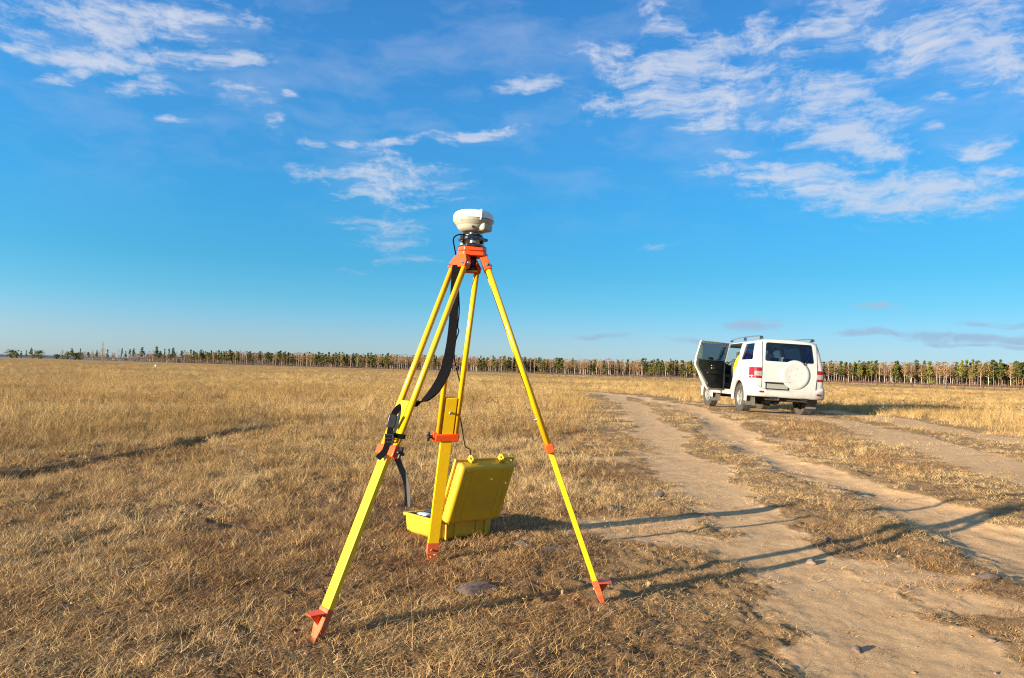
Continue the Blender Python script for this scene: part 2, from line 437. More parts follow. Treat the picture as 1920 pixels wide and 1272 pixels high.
M['mudflap'] = simple('dusty_mud_flap', (.09, .08, .065), .9, grime=.3, scale=10, grime_col=(.17, .14, .10))
M['alloy'] = simple('dusty_alloy', (.36, .35, .33), .45, metal=.6, grime=.25, scale=10, grime_col=(.20, .16, .11))
M['under'] = simple('dark_underbody', (.015, .014, .013), .8, grime=.2, grime_col=(.05, .04, .03))
M['trim'] = simple('black_trim', (.010, .010, .011), .55, grime=.1)
M['seat'] = simple('grey_seat_fabric', (.045, .043, .042), .9)
M['red_lens'] = simple('red_lens', (.20, .002, .004), .15, coat=.6, grime=.08)
M['clear_lens'] = simple('clear_lens', (.26, .20, .20), .12, coat=.6, grime=.1)
M['hivis'] = simple('yellow_hi_vis_cloth', (.62, .82, .02), .7, grime=.15, grime_col=(.35, .50, .02), scale=12, bump=.4)
M['plate'] = simple('blank_plate', (.24, .23, .19), .4, grime=.15)
M['rail'] = simple('silver_rail', (.55, .55, .55), .3, metal=.9)
def make_glass(name, tr, gl):
    m = bpy.data.materials.new(name); m.use_nodes = True; nt = m.node_tree; nt.nodes.clear()
    out = nt.nodes.new('ShaderNodeOutputMaterial')
    t = N(nt, 'ShaderNodeBsdfTransparent', ins={0: (*tr, 1)}); g = N(nt, 'ShaderNodeBsdfGlossy', ins={0: (.9, .9, .9, 1), 1: .02})
    lw = N(nt, 'ShaderNodeLayerWeight', ins={0: .5}).outputs['Facing']
    lw = math_n(nt, 'ADD', math_n(nt, 'MULTIPLY', math_n(nt, 'POWER', lw, 4.0), .5), .05 * (gl - .9) * 2)
    mx = N(nt, 'ShaderNodeMixShader', ins={0: lw, 1: t.outputs[0], 2: g.outputs[0]})
    nt.links.new(mx.outputs[0], out.inputs[0]); return m
M['tint'] = make_glass('tinted_glass', (.42, .46, .50), 1.4)
M['clear'] = make_glass('clear_glass', (.88, .92, .92), 1.4)

def blade_mat(name, pal, rough=.75, attr='tone'):
    """grass colour from a per-tuft tone and a per-blade value"""
    m, nt, b = new_mat(name)
    a = N(nt, 'ShaderNodeAttribute', attribute_type='INSTANCER', attribute_name=attr).outputs['Fac']
    bl = N(nt, 'ShaderNodeAttribute', attribute_type='GEOMETRY', attribute_name='blade').outputs['Fac']
    oi = N(nt, 'ShaderNodeObjectInfo').outputs['Random']
    t = math_n(nt, 'ADD', math_n(nt, 'MULTIPLY', a, .55), math_n(nt, 'ADD', math_n(nt, 'MULTIPLY', math_n(nt, 'SUBTRACT', bl, .10), .55), math_n(nt, 'MULTIPLY', oi, .12)), clamp=True)
    c = ramp(nt, t, pal)
    nt.links.new(c, b.inputs['Base Color'])
    b.inputs['Roughness'].default_value = rough
    b.inputs['Specular IOR Level'].default_value = .25
    tr = N(nt, 'ShaderNodeBsdfTranslucent', ins={0: c})
    mx = N(nt, 'ShaderNodeMixShader', ins={0: .20, 1: b.outputs[0], 2: tr.outputs[0]})
    nt.links.new(mx.outputs[0], [n for n in nt.nodes if n.type == 'OUTPUT_MATERIAL'][0].inputs[0])
    return m
PAL_DRY = [(0, (.05, .026, .011)), (.25, (.17, .088, .034)), (.5, (.36, .205, .078)), (.75, (.52, .33, .135)), (1, (.66, .47, .22))]
M['litter'] = blade_mat('dry_litter', [(0, (.024, .011, .006)), (.25, (.12, .055, .023)), (.5, (.33, .175, .068)), (.75, (.54, .33, .13)), (1, (.68, .48, .23))])
M['grass'] = blade_mat('dry_grass', PAL_DRY)
M['meadow'] = blade_mat('golden_meadow_grass', [(0, (.12, .062, .020)), (.3, (.28, .16, .052)), (.6, (.43, .265, .093)), (1, (.58, .40, .17))])
M['green'] = blade_mat('green_shoots', [(0, (.035, .06, .012)), (.5, (.08, .12, .022)), (1, (.20, .20, .06))])
M['weed'] = blade_mat('dark_seed_heads', [(0, (.02, .010, .006)), (1, (.07, .036, .018))])

def make_ground():
    m, nt, b = new_mat('field_soil')
    geo = N(nt, 'ShaderNodeNewGeometry').outputs['Position']
    bare = N(nt, 'ShaderNodeAttribute', attribute_name='bare').outputs['Fac']
    corr = N(nt, 'ShaderNodeAttribute', attribute_name='corr').outputs['Fac']
    far = N(nt, 'ShaderNodeAttribute', attribute_name='far').outputs['Fac']
    fur = N(nt, 'ShaderNodeAttribute', attribute_name='furrow').outputs['Fac']
    def no(s, d=6.0, r=.6): return N(nt, 'ShaderNodeTexNoise', ins={'Vector': geo, 'Scale': s, 'Detail': d, 'Roughness': r}).outputs['Fac']
    n_big = no(.7, 4.0); n_mid = no(6.0); n_fine = no(60.0, 8.0, .75); n_grit = no(240.0, 4.0, .8)
    sand = ramp(nt, n_mid, [(.25, (.40, .225, .105)), (.5, (.53, .315, .150)), (.75, (.62, .395, .20))])
    sand = mixc(nt, N(nt, 'ShaderNodeMapRange', ins={0: n_fine, 1: .35, 2: .75, 3: 0.0, 4: .55}).outputs[0], sand, (.66, .44, .24))
    sand = mixc(nt, N(nt, 'ShaderNodeMapRange', ins={0: n_grit, 1: .58, 2: .72, 3: 0.0, 4: .6}).outputs[0], sand, (.20, .115, .06))
    soil = ramp(nt, n_fine, [(.3, (.055, .028, .013)), (.5, (.17, .092, .040)), (.72, (.34, .20, .088))])
    soil = mixc(nt, N(nt, 'ShaderNodeMapRange', ins={0: n_mid, 1: .45, 2: .7, 3: 0.0, 4: .5}).outputs[0], soil, (.28, .165, .08))
    gold = ramp(nt, no(1.6, 10.0, .75), [(.3, (.22, .125, .044)), (.5, (.35, .215, .08)), (.7, (.46, .30, .125))])
    gold = mixc(nt, N(nt, 'ShaderNodeMapRange', ins={0: no(.05, 6.0, .6), 1: .35, 2: .65, 3: 0.0, 4: .35}).outputs[0], gold, (.33, .19, .075))
    c = mixc(nt, far, soil, gold)
    c = mixc(nt, math_n(nt, 'MULTIPLY', corr, .55), c, (.34, .21, .10))
    be = math_n(nt, 'ADD', bare, math_n(nt, 'MULTIPLY', math_n(nt, 'SUBTRACT', n_fine, .5), 1.0))
    be = N(nt, 'ShaderNodeMapRange', interpolation_type='SMOOTHSTEP', ins={0: be, 1: .25, 2: .6, 3: 0.0, 4: 1.0}).outputs[0]
    c = mixc(nt, be, c, sand)
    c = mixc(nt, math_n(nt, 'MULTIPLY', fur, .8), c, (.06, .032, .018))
    nt.links.new(c, b.inputs['Base Color'])
    b.inputs['Roughness'].default_value = .95; b.inputs['Specular IOR Level'].default_value = .1
    hgt = math_n(nt, 'ADD', math_n(nt, 'MULTIPLY', n_fine, .7), math_n(nt, 'MULTIPLY', n_grit, .3))
    bp = N(nt, 'ShaderNodeBump', ins={'Height': hgt, 'Strength': .9, 'Distance': .012}).outputs[0]
    nt.links.new(bp, b.inputs['Normal'])
    return m
M['ground'] = make_ground()

# ------------------------------------------------------------------ ground sheet
def radial(a, b, ratio):
    out = [a]
    while out[-1] < b: out.append(out[-1] * ratio)
    return out
rs = [0.0, .5, .9] + radial(1.3, 12, 1.0065) + radial(12.15, 60, 1.02)[1:] + radial(62, 1500, 1.06)[1:] + radial(1700, 9000, 1.3)
rs = np.array(rs)
th = np.concatenate([np.arange(-180, -50, 5.0), np.arange(-50, 50, .2), np.arange(50, 180, 5.0)])
TH, RR = np.meshgrid(np.radians(th), rs)
gx = RR * np.sin(TH); gy = RR * np.cos(TH)
gz = height(gx, gy)
nt_, nr_ = len(th), len(rs)
ii, jj = np.meshgrid(np.arange(nr_ - 1), np.arange(nt_), indexing='ij')
j2 = (jj + 1) % nt_
Fg = np.stack([ii * nt_ + jj, ii * nt_ + j2, (ii + 1) * nt_ + j2, (ii + 1) * nt_ + jj], -1).reshape(-1, 4)[:, ::-1]
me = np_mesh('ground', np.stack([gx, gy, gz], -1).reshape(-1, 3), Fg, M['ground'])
b_, c_, f_, dl_, dr_ = masks(gx, gy)
def setattr_f(me, name, arr):
    a = me.attributes.new(name, 'FLOAT', 'POINT'); a.data.foreach_set('value', np.asarray(arr, np.float32).ravel())
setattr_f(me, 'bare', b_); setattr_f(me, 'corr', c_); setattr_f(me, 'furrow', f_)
setattr_f(me, 'far', sstep(5, 16, RR) * (1 - .6 * c_))
ground = link(bpy.data.objects.new('ground', me)); tag(ground, kind='structure')
print('ground verts', len(gx.ravel()))

# ------------------------------------------------------------------ grass
def tuft(name, n, rad, lmin, lmax, w, bend, lean, mat, seg=3, seed=1, curl=0, head=None, flat=0.0):
    """a clump of curved blades rooted in a disc"""
    rs_ = np.random.RandomState(seed); V = []; Fc = []; B = []
    for i in range(n):
        a = rs_.uniform(0, 2 * math.pi); rr = rad * math.sqrt(rs_.uniform())
        x0, y0 = rr * math.cos(a), rr * math.sin(a)
        L = rs_.uniform(lmin, lmax); az_ = rs_.uniform(0, 2 * math.pi)
        ln_ = lean * rs_.uniform(.2, 1.0) + flat; bd = bend * rs_.uniform(.3, 1.0)
        d = Vector((math.cos(az_), math.sin(az_), 0)); fz = rs_.uniform(0, math.pi)
        sd = Vector((math.cos(fz), math.sin(fz), 0)); pos = Vector((x0, y0, rs_.uniform(0, .012) if flat else 0))
        tone = rs_.uniform(); base = len(V); ww = w * rs_.uniform(.6, 1.3)
        for k in range(seg + 1):
            t = k / seg; wk = ww * (1 - .85 * t) * .5
            V.append(pos - sd * wk); V.append(pos + sd * wk); B += [tone, tone]
            ang = min(ln_ + bd * t, 2.6)
            dirn = d * math.sin(ang) + Vector((0, 0, math.cos(ang)))
            if curl: dirn = (dirn + Vector(rs_.uniform(-curl, curl, 3))).normalized()
            pos = pos + dirn * (L / seg)
            if pos.z < .002: pos.z = .002
        for k in range(seg): Fc.append((base + 2 * k, base + 2 * k + 1, base + 2 * k + 3, base + 2 * k + 2))
        if head:
            for q in range(head[0]):
                c = pos + Vector(rs_.uniform(-1, 1, 3)) * head[1]; s_ = head[2] * rs_.uniform(.6, 1.2)
                u_ = Vector(rs_.uniform(-1, 1, 3)).normalized(); v_ = u_.orthogonal().normalized(); b0 = len(V)
                V += [c - u_ * s_, c + v_ * s_ * .5, c + u_ * s_, c - v_ * s_ * .5]; B += [tone] * 4
                Fc.append((b0, b0 + 1, b0 + 2, b0 + 3))
    me = np_mesh(name, [tuple(v) for v in V], Fc, mat, smooth=False)
    setattr_f(me, 'blade', B)
    return bpy.data.objects.new(name, me)

def scatter(name, label, cat, pts, rot, scl, tone, idx, variants):
    """one object whose points carry the clumps (geometry nodes)"""
    coll = bpy.data.collections.new(name + '_kinds')
    for v in variants: coll.objects.link(v)
    me = bpy.data.meshes.new(name); n = len(pts)
    me.vertices.add(n); me.vertices.foreach_set('co', np.asarray(pts, np.float32).ravel())
    a = me.attributes.new('rot', 'FLOAT_VECTOR', 'POINT'); a.data.foreach_set('vector', np.asarray(rot, np.float32).ravel())
    a = me.attributes.new('scl', 'FLOAT_VECTOR', 'POINT'); a.data.foreach_set('vector', np.asarray(scl, np.float32).ravel())
    setattr_f(me, 'tone', tone)
    a = me.attributes.new('idx', 'INT', 'POINT'); a.data.foreach_set('value', np.asarray(idx, np.int32))
    o = link(bpy.data.objects.new(name, me)); tag(o, label, cat, kind='stuff')
    ng = bpy.data.node_groups.new(name + '_nodes', 'GeometryNodeTree')
    ng.interface.new_socket('Geometry', in_out='INPUT', socket_type='NodeSocketGeometry')
    ng.interface.new_socket('Geometry', in_out='OUTPUT', socket_type='NodeSocketGeometry')
    gi = ng.nodes.new('NodeGroupInput'); go = ng.nodes.new('NodeGroupOutput')
    ci = ng.nodes.new('GeometryNodeCollectionInfo'); ci.inputs['Collection'].default_value = coll
    ci.inputs['Separate Children'].default_value = True; ci.inputs['Reset Children'].default_value = True
    iop = ng.nodes.new('GeometryNodeInstanceOnPoints'); iop.inputs['Pick Instance'].default_value = True
    def named(nm, ty):
        q = ng.nodes.new('GeometryNodeInputNamedAttribute'); q.data_type = ty; q.inputs[0].default_value = nm; return q.outputs[0]
    L = ng.links.new
    L(gi.outputs[0], iop.inputs['Points']); L(ci.outputs[0], iop.inputs['Instance']); L(named('idx', 'INT'), iop.inputs['Instance Index'])
    L(named('rot', 'FLOAT_VECTOR'), iop.inputs['Rotation']); L(named('scl', 'FLOAT_VECTOR'), iop.inputs['Scale'])
    L(iop.outputs[0], go.inputs[0])
    md = o.modifiers.new('scatter', 'NODES'); md.node_group = ng
    return o

def sample_ring(r0, r1, dens, half=43):
    area = math.radians(2 * half) / 2 * (r1 * r1 - r0 * r0); n = int(area * dens)
    r = np.sqrt(RS.uniform(r0 * r0, r1 * r1, n)); a = np.radians(RS.uniform(-half, half, n))
    return r * np.sin(a), r * np.cos(a)
CASE_C = Vector((-.360, 4.315, 0)); CASE_YAW = R(38)
def keepout(x, y, car=True):
    """True where something stands on the ground"""
    c, s = math.cos(CASE_YAW), math.sin(CASE_YAW)
    u = (x - CASE_C.x) * c + (y - CASE_C.y) * s; v = -(x - CASE_C.x) * s + (y - CASE_C.y) * c
    k = (np.abs(u) < .25) & (np.abs(v) < .22)
    if car: k |= (np.abs(x - 7.0) < 1.1) & (y > 16.6) & (y < 22.6)
    return k
def seg_idx(n, weights):
    return RS.choice(len(weights), n, p=np.array(weights) / sum(weights))

def build_scatter(name, label, cat, bands, variants, weights_fn, keep_fn, scale_fn, tone_fn, tiltmax=.15):
    P = []; S = []; T = []; I = []; Rt = []
    for (r0, r1, dens) in bands:
        x, y = sample_ring(r0, r1, dens)
        bare, corr, fur, dl, dr = masks(x, y)
        kp = (RS.uniform(size=len(x)) < keep_fn(x, y, bare, corr, fur)) & ~keepout(x, y)
        x, y, bare, corr, fur = x[kp], y[kp], bare[kp], corr[kp], fur[kp]
        P.append(np.stack([x, y, height(x, y) - .004], -1)); s = scale_fn(x, y, bare, corr); S.append(s)
        T.append(tone_fn(x, y, bare, corr)); I.append(weights_fn(x, y, bare, corr))
        Rt.append(np.stack([RS.uniform(-tiltmax, tiltmax, len(x)), RS.uniform(-tiltmax, tiltmax, len(x)), RS.uniform(0, 6.28, len(x))], -1))
    P = np.concatenate(P); S = np.concatenate(S); T = np.concatenate(T); I = np.concatenate(I); Rt = np.concatenate(Rt)
    print(name, len(P))
    return scatter(name, label, cat, P, Rt, S, T, I, variants)

def tone_field(x, y, s=1.2, seed=70):
    return np.clip(.5 + .75 * fbm(x, y, s, 4, seed) + .25 * fbm(x, y, .25, 2, seed + 9), 0, 1)
def iso(s, k=1.0): return np.stack([s, s, s * k], -1)

litter_v = [tuft('litter_e', 60, .08, .010, .032, .0048, 1.2, .9, M['litter'], 1, 5, .6, flat=.9),
            tuft('litter_a', 46, .075, .025, .075, .0022, 1.2, .6, M['litter'], 3, 1, .35, flat=.75),
            tuft('litter_b', 40, .085, .03, .09, .0026, 1.0, .7, M['litter'], 3, 2, .45, flat=.6),
            tuft('litter_c', 54, .065, .015, .05, .0030, 1.4, .8, M['litter'], 2, 3, .5, flat=.8),
            tuft('litter_d', 30, .07, .03, .08, .0024, .9, .7, M['litter'], 3, 4, .3, flat=.3)]
def zone_mat(x, y, corr):        # brown mat of dead grass near, thinning out
    return 1 - sstep(9, 20, np.hypot(x, y))
build_scatter('grass_litter', 'brown matted dead grass covering the soil in the foreground', 'dead grass',
    [(1.9, 4.2, 620), (4.2, 7, 340), (7, 11, 130), (11, 17, 45), (17, 26, 14)], litter_v,
    lambda x, y, b, c: seg_idx(len(x), [4, 2, 2, 4, 1]),
    lambda x, y, b, c, f: np.clip((1 - .95 * b) * (1 - .18 * c) * (.45 + .85 * sstep(-.35, .25, fbm(x, y, .35, 3, 61))) * (1 - .6 * f), 0.035, 1),
    lambda x, y, b, c: iso(RS.uniform(.7, 1.2, len(x)) * (1 + .9 * sstep(5, 16, np.hypot(x, y))) * (1 - .15 * c), 1.0) * np.stack([np.ones(len(x)), np.ones(len(x)), (1 - .35 * c) * (.7 + .4 * sstep(2.5, 5, np.hypot(x, y)))], -1),
    lambda x, y, b, c: np.clip(tone_field(x, y) + .12 * c + .20, 0, 1))

up_v = [tuft('short_tuft_a', 26, .04, .04, .12, .0020, 1.0, .5, M['grass'], 4, 11, .12),
        tuft('short_tuft_b', 34, .05, .05, .15, .0022, 1.3, .6, M['grass'], 4, 12, .12),
        tuft('short_tuft_c', 18, .06, .03, .10, .0020, .8, .9, M['grass'], 4, 13, .2)]
build_scatter('dry_grass', 'short dry tan grass tufts standing over the matted ground', 'grass',
    [(1.9, 4.2, 34), (4.2, 8, 62), (8, 14, 52), (14, 24, 22), (24, 40, 8)], up_v,
    lambda x, y, b, c: seg_idx(len(x), [1, 1, 1]),
    lambda x, y, b, c, f: np.clip((1 - 1.05 * b) * (1 - .80 * c) * (.25 + 1.1 * sstep(-.2, .4, fbm(x, y, .7, 3, 62) + .10 - .25 * sstep(-.6, .4, x) * sstep(7, 4, np.hypot(x, y)))) * (1 - f), 0, 1),
    lambda x, y, b, c: iso(RS.uniform(.5, 1.15, len(x)) * (1 - .45 * c) * (.72 + .28 * sstep(3, 6, np.hypot(x, y))) * (1 + .35 * sstep(8, 20, np.hypot(x, y))), 1.0),
    lambda x, y, b, c: np.clip(tone_field(x, y, 2.0, 75) + .28, 0, 1))

mead_v = [tuft('meadow_a', 40, .13, .14, .30, .0045, .9, .35, M['meadow'], 3, 21, .1),
          tuft('meadow_b', 46, .16, .12, .34, .0050, 1.1, .45, M['meadow'], 3, 22, .1),
          tuft('meadow_c', 32, .12, .18, .38, .0042, .7, .3, M['meadow'], 3, 23, .1, head=(2, .02, .012))]
def tallness(x, y, b, c):
    r = np.hypot(x, y)
    left = sstep(4.6, 10.5, r) * sstep(1.2, -1.8, x - .10 * y)
    right = sstep(11, 17, r) * sstep(-.6, .6, (y - 13.5) + .0 * x)
    mid = sstep(10, 17, r)
    fd = pdist(x, y, FURROW)
    return np.clip(np.maximum(np.maximum(left, mid * .8), right), 0, 1) * np.clip(1 - 1.25 * c, 0, 1) * (1 - b) * (.12 + .88 * sstep(.3, 1.1, fd))
build_scatter('meadow_grass', 'taller golden dry grass filling the open field', 'grass',
    [(3.6, 8, 38), (8, 14, 30), (14, 26, 17), (26, 45, 6.5), (45, 80, 2.2), (80, 150, .65), (150, 300, .16)], mead_v,
    lambda x, y, b, c: seg_idx(len(x), [2, 2, 1]),
    lambda x, y, b, c, f: tallness(x, y, b, c) * (.35 + .9 * sstep(-.3, .35, fbm(x, y, 2.2, 4, 63))) * (1 - f),
    lambda x, y, b, c: np.stack([RS.uniform(.7, 1.2, len(x)) * (1 + 2.6 * sstep(20, 200, np.hypot(x, y)))] * 2 +
                                [RS.uniform(.45, 1.0, len(x)) * (.55 + .45 * sstep(6, 14, np.hypot(x, y)))], -1),
    lambda x, y, b, c: np.clip(.02 + tone_field(x, y, 3.5, 77) + .45 * fbm(x, y, 1.1, 3, 79) + .25 * fbm(x, y, 22, 3, 78), 0, 1), tiltmax=.12)

stalk_v = [tuft('stalk_a', 3, .02, .22, .42, .0022, .35, .25, M['meadow'], 5, 31, .05, head=(5, .012, .0045)),
           tuft('stalk_b', 2, .02, .18, .36, .0020, .7, .6, M['meadow'], 5, 32, .06, head=(3, .010, .004)),
           tuft('stalk_c', 2, .02, .15, .34, .0020, .5, 1.2, M['meadow'], 5, 33, .06)]
build_scatter('grass_stalks', 'thin pale seed stalks rising above the grass', 'grass stalks',
    [(2.2, 5, 3.4), (5, 10, 3.2), (10, 18, 2.0)], stalk_v,
    lambda x, y, b, c: seg_idx(len(x), [2, 2, 2]),
    lambda x, y, b, c, f: (1 - b) * (1 - .8 * c) * np.where(x < .3, 1.0, .25),
    lambda x, y, b, c: iso(RS.uniform(.6, 1.1, len(x))),
    lambda x, y, b, c: RS.uniform(.4, 1, len(x)))
green_v = [tuft('green_a', 22, .05, .02, .06, .003, 1.0, .9, M['green'], 3, 41, .1), tuft('green_b', 16, .07, .015, .05, .004, 1.0, 1.1, M['green'], 3, 42, .1)]
build_scatter('green_shoots', 'sparse green shoots among the dead grass', 'grass shoots',
    [(1.9, 4, 16), (4, 9, 5), (9, 14, 1.5)], green_v,
    lambda x, y, b, c: seg_idx(len(x), [1, 1]),
    lambda x, y, b, c, f: (1 - b) * sstep(.18, .5, fbm(x, y, .8, 3, 64)),
    lambda x, y, b, c: iso(RS.uniform(.5, 1.1, len(x))),
    lambda x, y, b, c: RS.uniform(.1, 1, len(x)))
weed_v = [tuft('weed_a', 4, .06, .22, .45, .006, .25, .25, M['weed'], 4, 51, .08, head=(10, .02, .010))]
def weed_keep(x, y, b, c, f):
    return np.exp(-(((x - 11.2) / 3.4) ** 2 + ((y - 19.5) / 1.8) ** 2)) * (1 - b)
build_scatter('dark_weeds', 'dark brown dried weed heads beyond the car on the right', 'weeds',
    [(16, 30, 5.0)], weed_v, lambda x, y, b, c: np.zeros(len(x), int), weed_keep,
    lambda x, y, b, c: iso(RS.uniform(.6, 1.1, len(x))), lambda x, y, b, c: RS.uniform(0, 1, len(x)))

# clods and pebbles
def lump(name, seed, mat, sub=1, flat=.7, amp=.28):
    bm = bmesh.new(); bmesh.ops.create_icosphere(bm, subdivisions=sub, radius=1.0)
    r_ = random.Random(seed)
    ax = [Vector((r_.uniform(-1, 1), r_.uniform(-1, 1), r_.uniform(-1, 1))).normalized() for _ in range(7)]
    for v in bm.verts:
        k = 1 + sum(amp * .5 * (1 if v.co.normalized().dot(a) > .55 else 0) * -(v.co.normalized().dot(a) - .55) * 2.2 for a in ax) + r_.uniform(-amp, amp) * .25
        v.co *= k; v.co.z *= flat
    me = bpy.data.meshes.new(name); bm.to_mesh(me); bm.free(); me.materials.append(mat)
    setattr_f(me, 'blade', [.5] * len(me.vertices))
    return bpy.data.objects.new(name, me)
M['clod'] = simple('soil_clod', (.34, .19, .085), .95, grime=.3, scale=3, grime_col=(.12, .07, .035), bump=.6)
M['pebble'] = simple('pebble', (.24, .16, .10), .85, grime=.3, scale=2, grime_col=(.2, .15, .11))
clod_v = [lump('clod_a', 1, M['clod']), lump('clod_b', 2, M['clod']), lump('clod_c', 3, M['pebble']), lump('clod_d', 4, M['clod'])]
build_scatter('soil_clods', 'small lumps of dry soil and grit beside the wheel tracks', 'soil lumps',
    [(1.9, 4.5, 560), (4.5, 9, 150)], clod_v,
    lambda x, y, b, c: seg_idx(len(x), [3, 3, 2, 3]),
    lambda x, y, b, c, f: np.clip(.24 + .8 * np.exp(-((b - .45) / .3) ** 2) * sstep(-.1, .4, fbm(x, y, .5, 2, 66)), 0, 1) * np.where(x > -.8, 1, .35),
    lambda x, y, b, c: iso(np.clip(RS.lognormal(-5.5, .55, len(x)), .0015, .020)),
    lambda x, y, b, c: RS.uniform(0, 1, len(x)), tiltmax=1.0)

# ------------------------------------------------------------------ car
def car_section(T, xs):
    S = [(0, .44), (.66, .44), (.84, .47), (.895, .56), (.93, .75), (.94, .95), (.925, 1.13), (.90, 1.28), (.885, 1.36), (.845, 1.60), (.80, 1.78), (.755, 1.86), (.66, 1.905), (.40, 1.93), (0, 1.94)]
    belt = 1.0
    out = []
    for x, z in S:
        zz = z if z <= belt else belt + (z - belt) * (T - belt) / (1.94 - belt)
        out.append((x * xs, zz))
    return out
def car_loft(inner=False):
    ST = [(-.955, 1.87, .86), (-.945, 1.90, .91), (-.92, 1.92, .95), (-.86, 1.935, .98), (-.70, 1.94, 1.0), (0, 1.94, 1.0), (1.0, 1.94, 1.0), (1.75, 1.915, 1.0), (1.95, 1.86, 1.0),
          (2.25, 1.60, 1.0), (2.60, 1.27, .995), (2.70, 1.22, .99), (3.2, 1.16, .975), (3.5, 1.10, .95), (3.62, 1.02, .91), (3.66, .90, .86)]
    bm = bmesh.new(); rings = []
    for y, T, xs in ST:
        if inner:
            y = max(min(y, 2.55), -.90)
            if y == 2.55 and T < 1.2: continue
        ring = []
        sec = car_section(T, xs)
        for side in (1, -1):
            pts = sec if side == 1 else sec[::-1]
            for x, z in pts:
                if side == -1 and x == 0: continue
                if inner:
                    z = max(z, .56); z = min(z, T - .05) if z > 1 else z; x = max(x - .045, 0)
                sl = max(0, z - 1.28) * .20 * max(0, min(1, (-y + .2) / 1.1))
                ring.append((x * side, y + sl, z))
        rings.append([bm.verts.new(p) for p in ring])
    n = len(rings[0])
    for a, b in zip(rings, rings[1:]):
        for k in range(n):
            f = bm.faces.new((a[k], a[(k + 1) % n], b[(k + 1) % n], b[k])); f.smooth = True
    for rg in (rings[0], rings[-1]):
        h = (n + 2) // 2
        # strips between mirrored points
        L = len(car_section(1.9, 1))
        left = [rg[0]] + [rg[n - i] for i in range(1, L - 1)] + [rg[L - 1]]
        for i in range(L - 1):
            vs = []
            for v in (rg[i], rg[i + 1], left[i + 1], left[i]):
                if v not in vs: vs.append(v)
            if len(vs) >= 3: bm.faces.new(vs)
    bmesh.ops.remove_doubles(bm, verts=bm.verts[:], dist=1e-4)
    bmesh.ops.recalc_face_normals(bm, faces=bm.faces[:])
    me = bpy.data.meshes.new('tmp'); bm.to_mesh(me); bm.free()
    return bpy.data.objects.new('tmp', me)
def cutter_x(poly, x0, x1):       # poly in (y, z), extruded along x
    mb = MB(); mb.prism(poly, x1 - x0, Matrix(((0, 0, 1, x0), (1, 0, 0, 0), (0, 1, 0, 0), (0, 0, 0, 1))), bevel=0)
    return bpy.data.objects.new('tmp', mb.mesh('tmp', None))
def rounded(poly, r, n=4):
    out = []; m = len(poly)
    for i in range(m):
        p = Vector(poly[i]); a = Vector(poly[i - 1]); b = Vector(poly[(i + 1) % m])
        da = (a - p); db = (b - p); ra = min(r, da.length * .45, db.length * .45)
        p0 = p + da.normalized() * ra; p1 = p + db.normalized() * ra
        for k in range(n + 1):
            t = k / n; q = p0 * (1 - t) ** 2 + p * 2 * t * (1 - t) + p1 * t * t; out.append((q.x, q.y))
    return out
Q_WIN = rounded([(-.74, 1.37), (.12, 1.37), (.02, 1.80), (-.62, 1.80)], .06)
R_DOOR = rounded([(.30, 1.84), (1.42, 1.84), (1.46, 1.3), (1.46, .56), (.78, .56), (.56, .80), (.44, 1.02), (.28, 1.25)], .06)
R_WIN = rounded([(.26, 1.37), (1.36, 1.37), (1.36, 1.80), (.30, 1.80)], .05)
F_WIN = rounded([(1.54, 1.37), (2.30, 1.35), (1.98, 1.76), (1.56, 1.80)], .05)
REAR_WIN = rounded([(-.635, 1.345), (.635, 1.345), (.595, 1.825), (-.595, 1.825)], .06)
def circle(cy, cz, r, n=28): return [(cy + r * math.cos(2 * math.pi * k / n), cz + r * math.sin(2 * math.pi * k / n)) for k in range(n)]
def boolean(base, cutters):
    link(base)
    for c in cutters:
        link(c); m = base.modifiers.new('b', 'BOOLEAN'); m.operation = 'DIFFERENCE'; m.object = c; m.solver = 'EXACT'
    dg = bpy.context.evaluated_depsgraph_get(); ev = base.evaluated_get(dg)
    me = bpy.data.meshes.new_from_object(ev)
    for o in [base] + cutters: bpy.data.objects.remove(o)
    return me
def arch(cy): return [(cy + .46 * math.cos(a), .37 + .47 * math.sin(a)) for a in [math.pi * k / 16 for k in range(17)]] + [(cy - .46, .2), (cy + .46, .2)]
cavity = car_loft(True)
wsh = MB(); wsh.prism(rounded([(-.70, 1.34), (.70, 1.34), (.62, 1.78), (-.62, 1.78)], .06), 1.6, Matrix(((1, 0, 0, 0), (0, 0, -1, 3.1), (0, 1, 0, 0), (0, 0, 0, 1))))
rwc = MB(); rwc.prism(REAR_WIN, .6, Matrix(((1, 0, 0, 0), (0, 0, -1, -.45), (0, 1, 0, 0), (0, 0, 0, 1))))
cutters = [cavity, cutter_x(Q_WIN, -1.2, 1.2), cutter_x(R_DOOR, -1.2, -.55), cutter_x(R_WIN, .5, 1.2), cutter_x(F_WIN, -1.2, 1.2),
           bpy.data.objects.new('tmp', wsh.mesh('t', None)), bpy.data.objects.new('tmp', rwc.mesh('t', None)),
           cutter_x(arch(0), -1.2, -.58), cutter_x(arch(0), .58, 1.2), cutter_x(arch(2.76), -1.2, -.58), cutter_x(arch(2.76), .58, 1.2)]
body_me = boolean(car_loft(), cutters)
body_me.name = 'body'; body_me.materials.clear(); body_me.materials.append(M['car'])
try: body_me.set_sharp_from_angle(angle=R(28))
except Exception as e: print('sharp', e)
body_me.polygons.foreach_set('use_smooth', np.ones(len(body_me.polygons), bool))
car = empty('parked_car', CAR, Euler((0, R(2.2), R(1.5)), 'XYZ'))
tag(car, 'white off-road estate car parked on the dirt track with its rear left door open', 'car')
body = link(bpy.data.objects.new('body', body_me)); body.parent = car
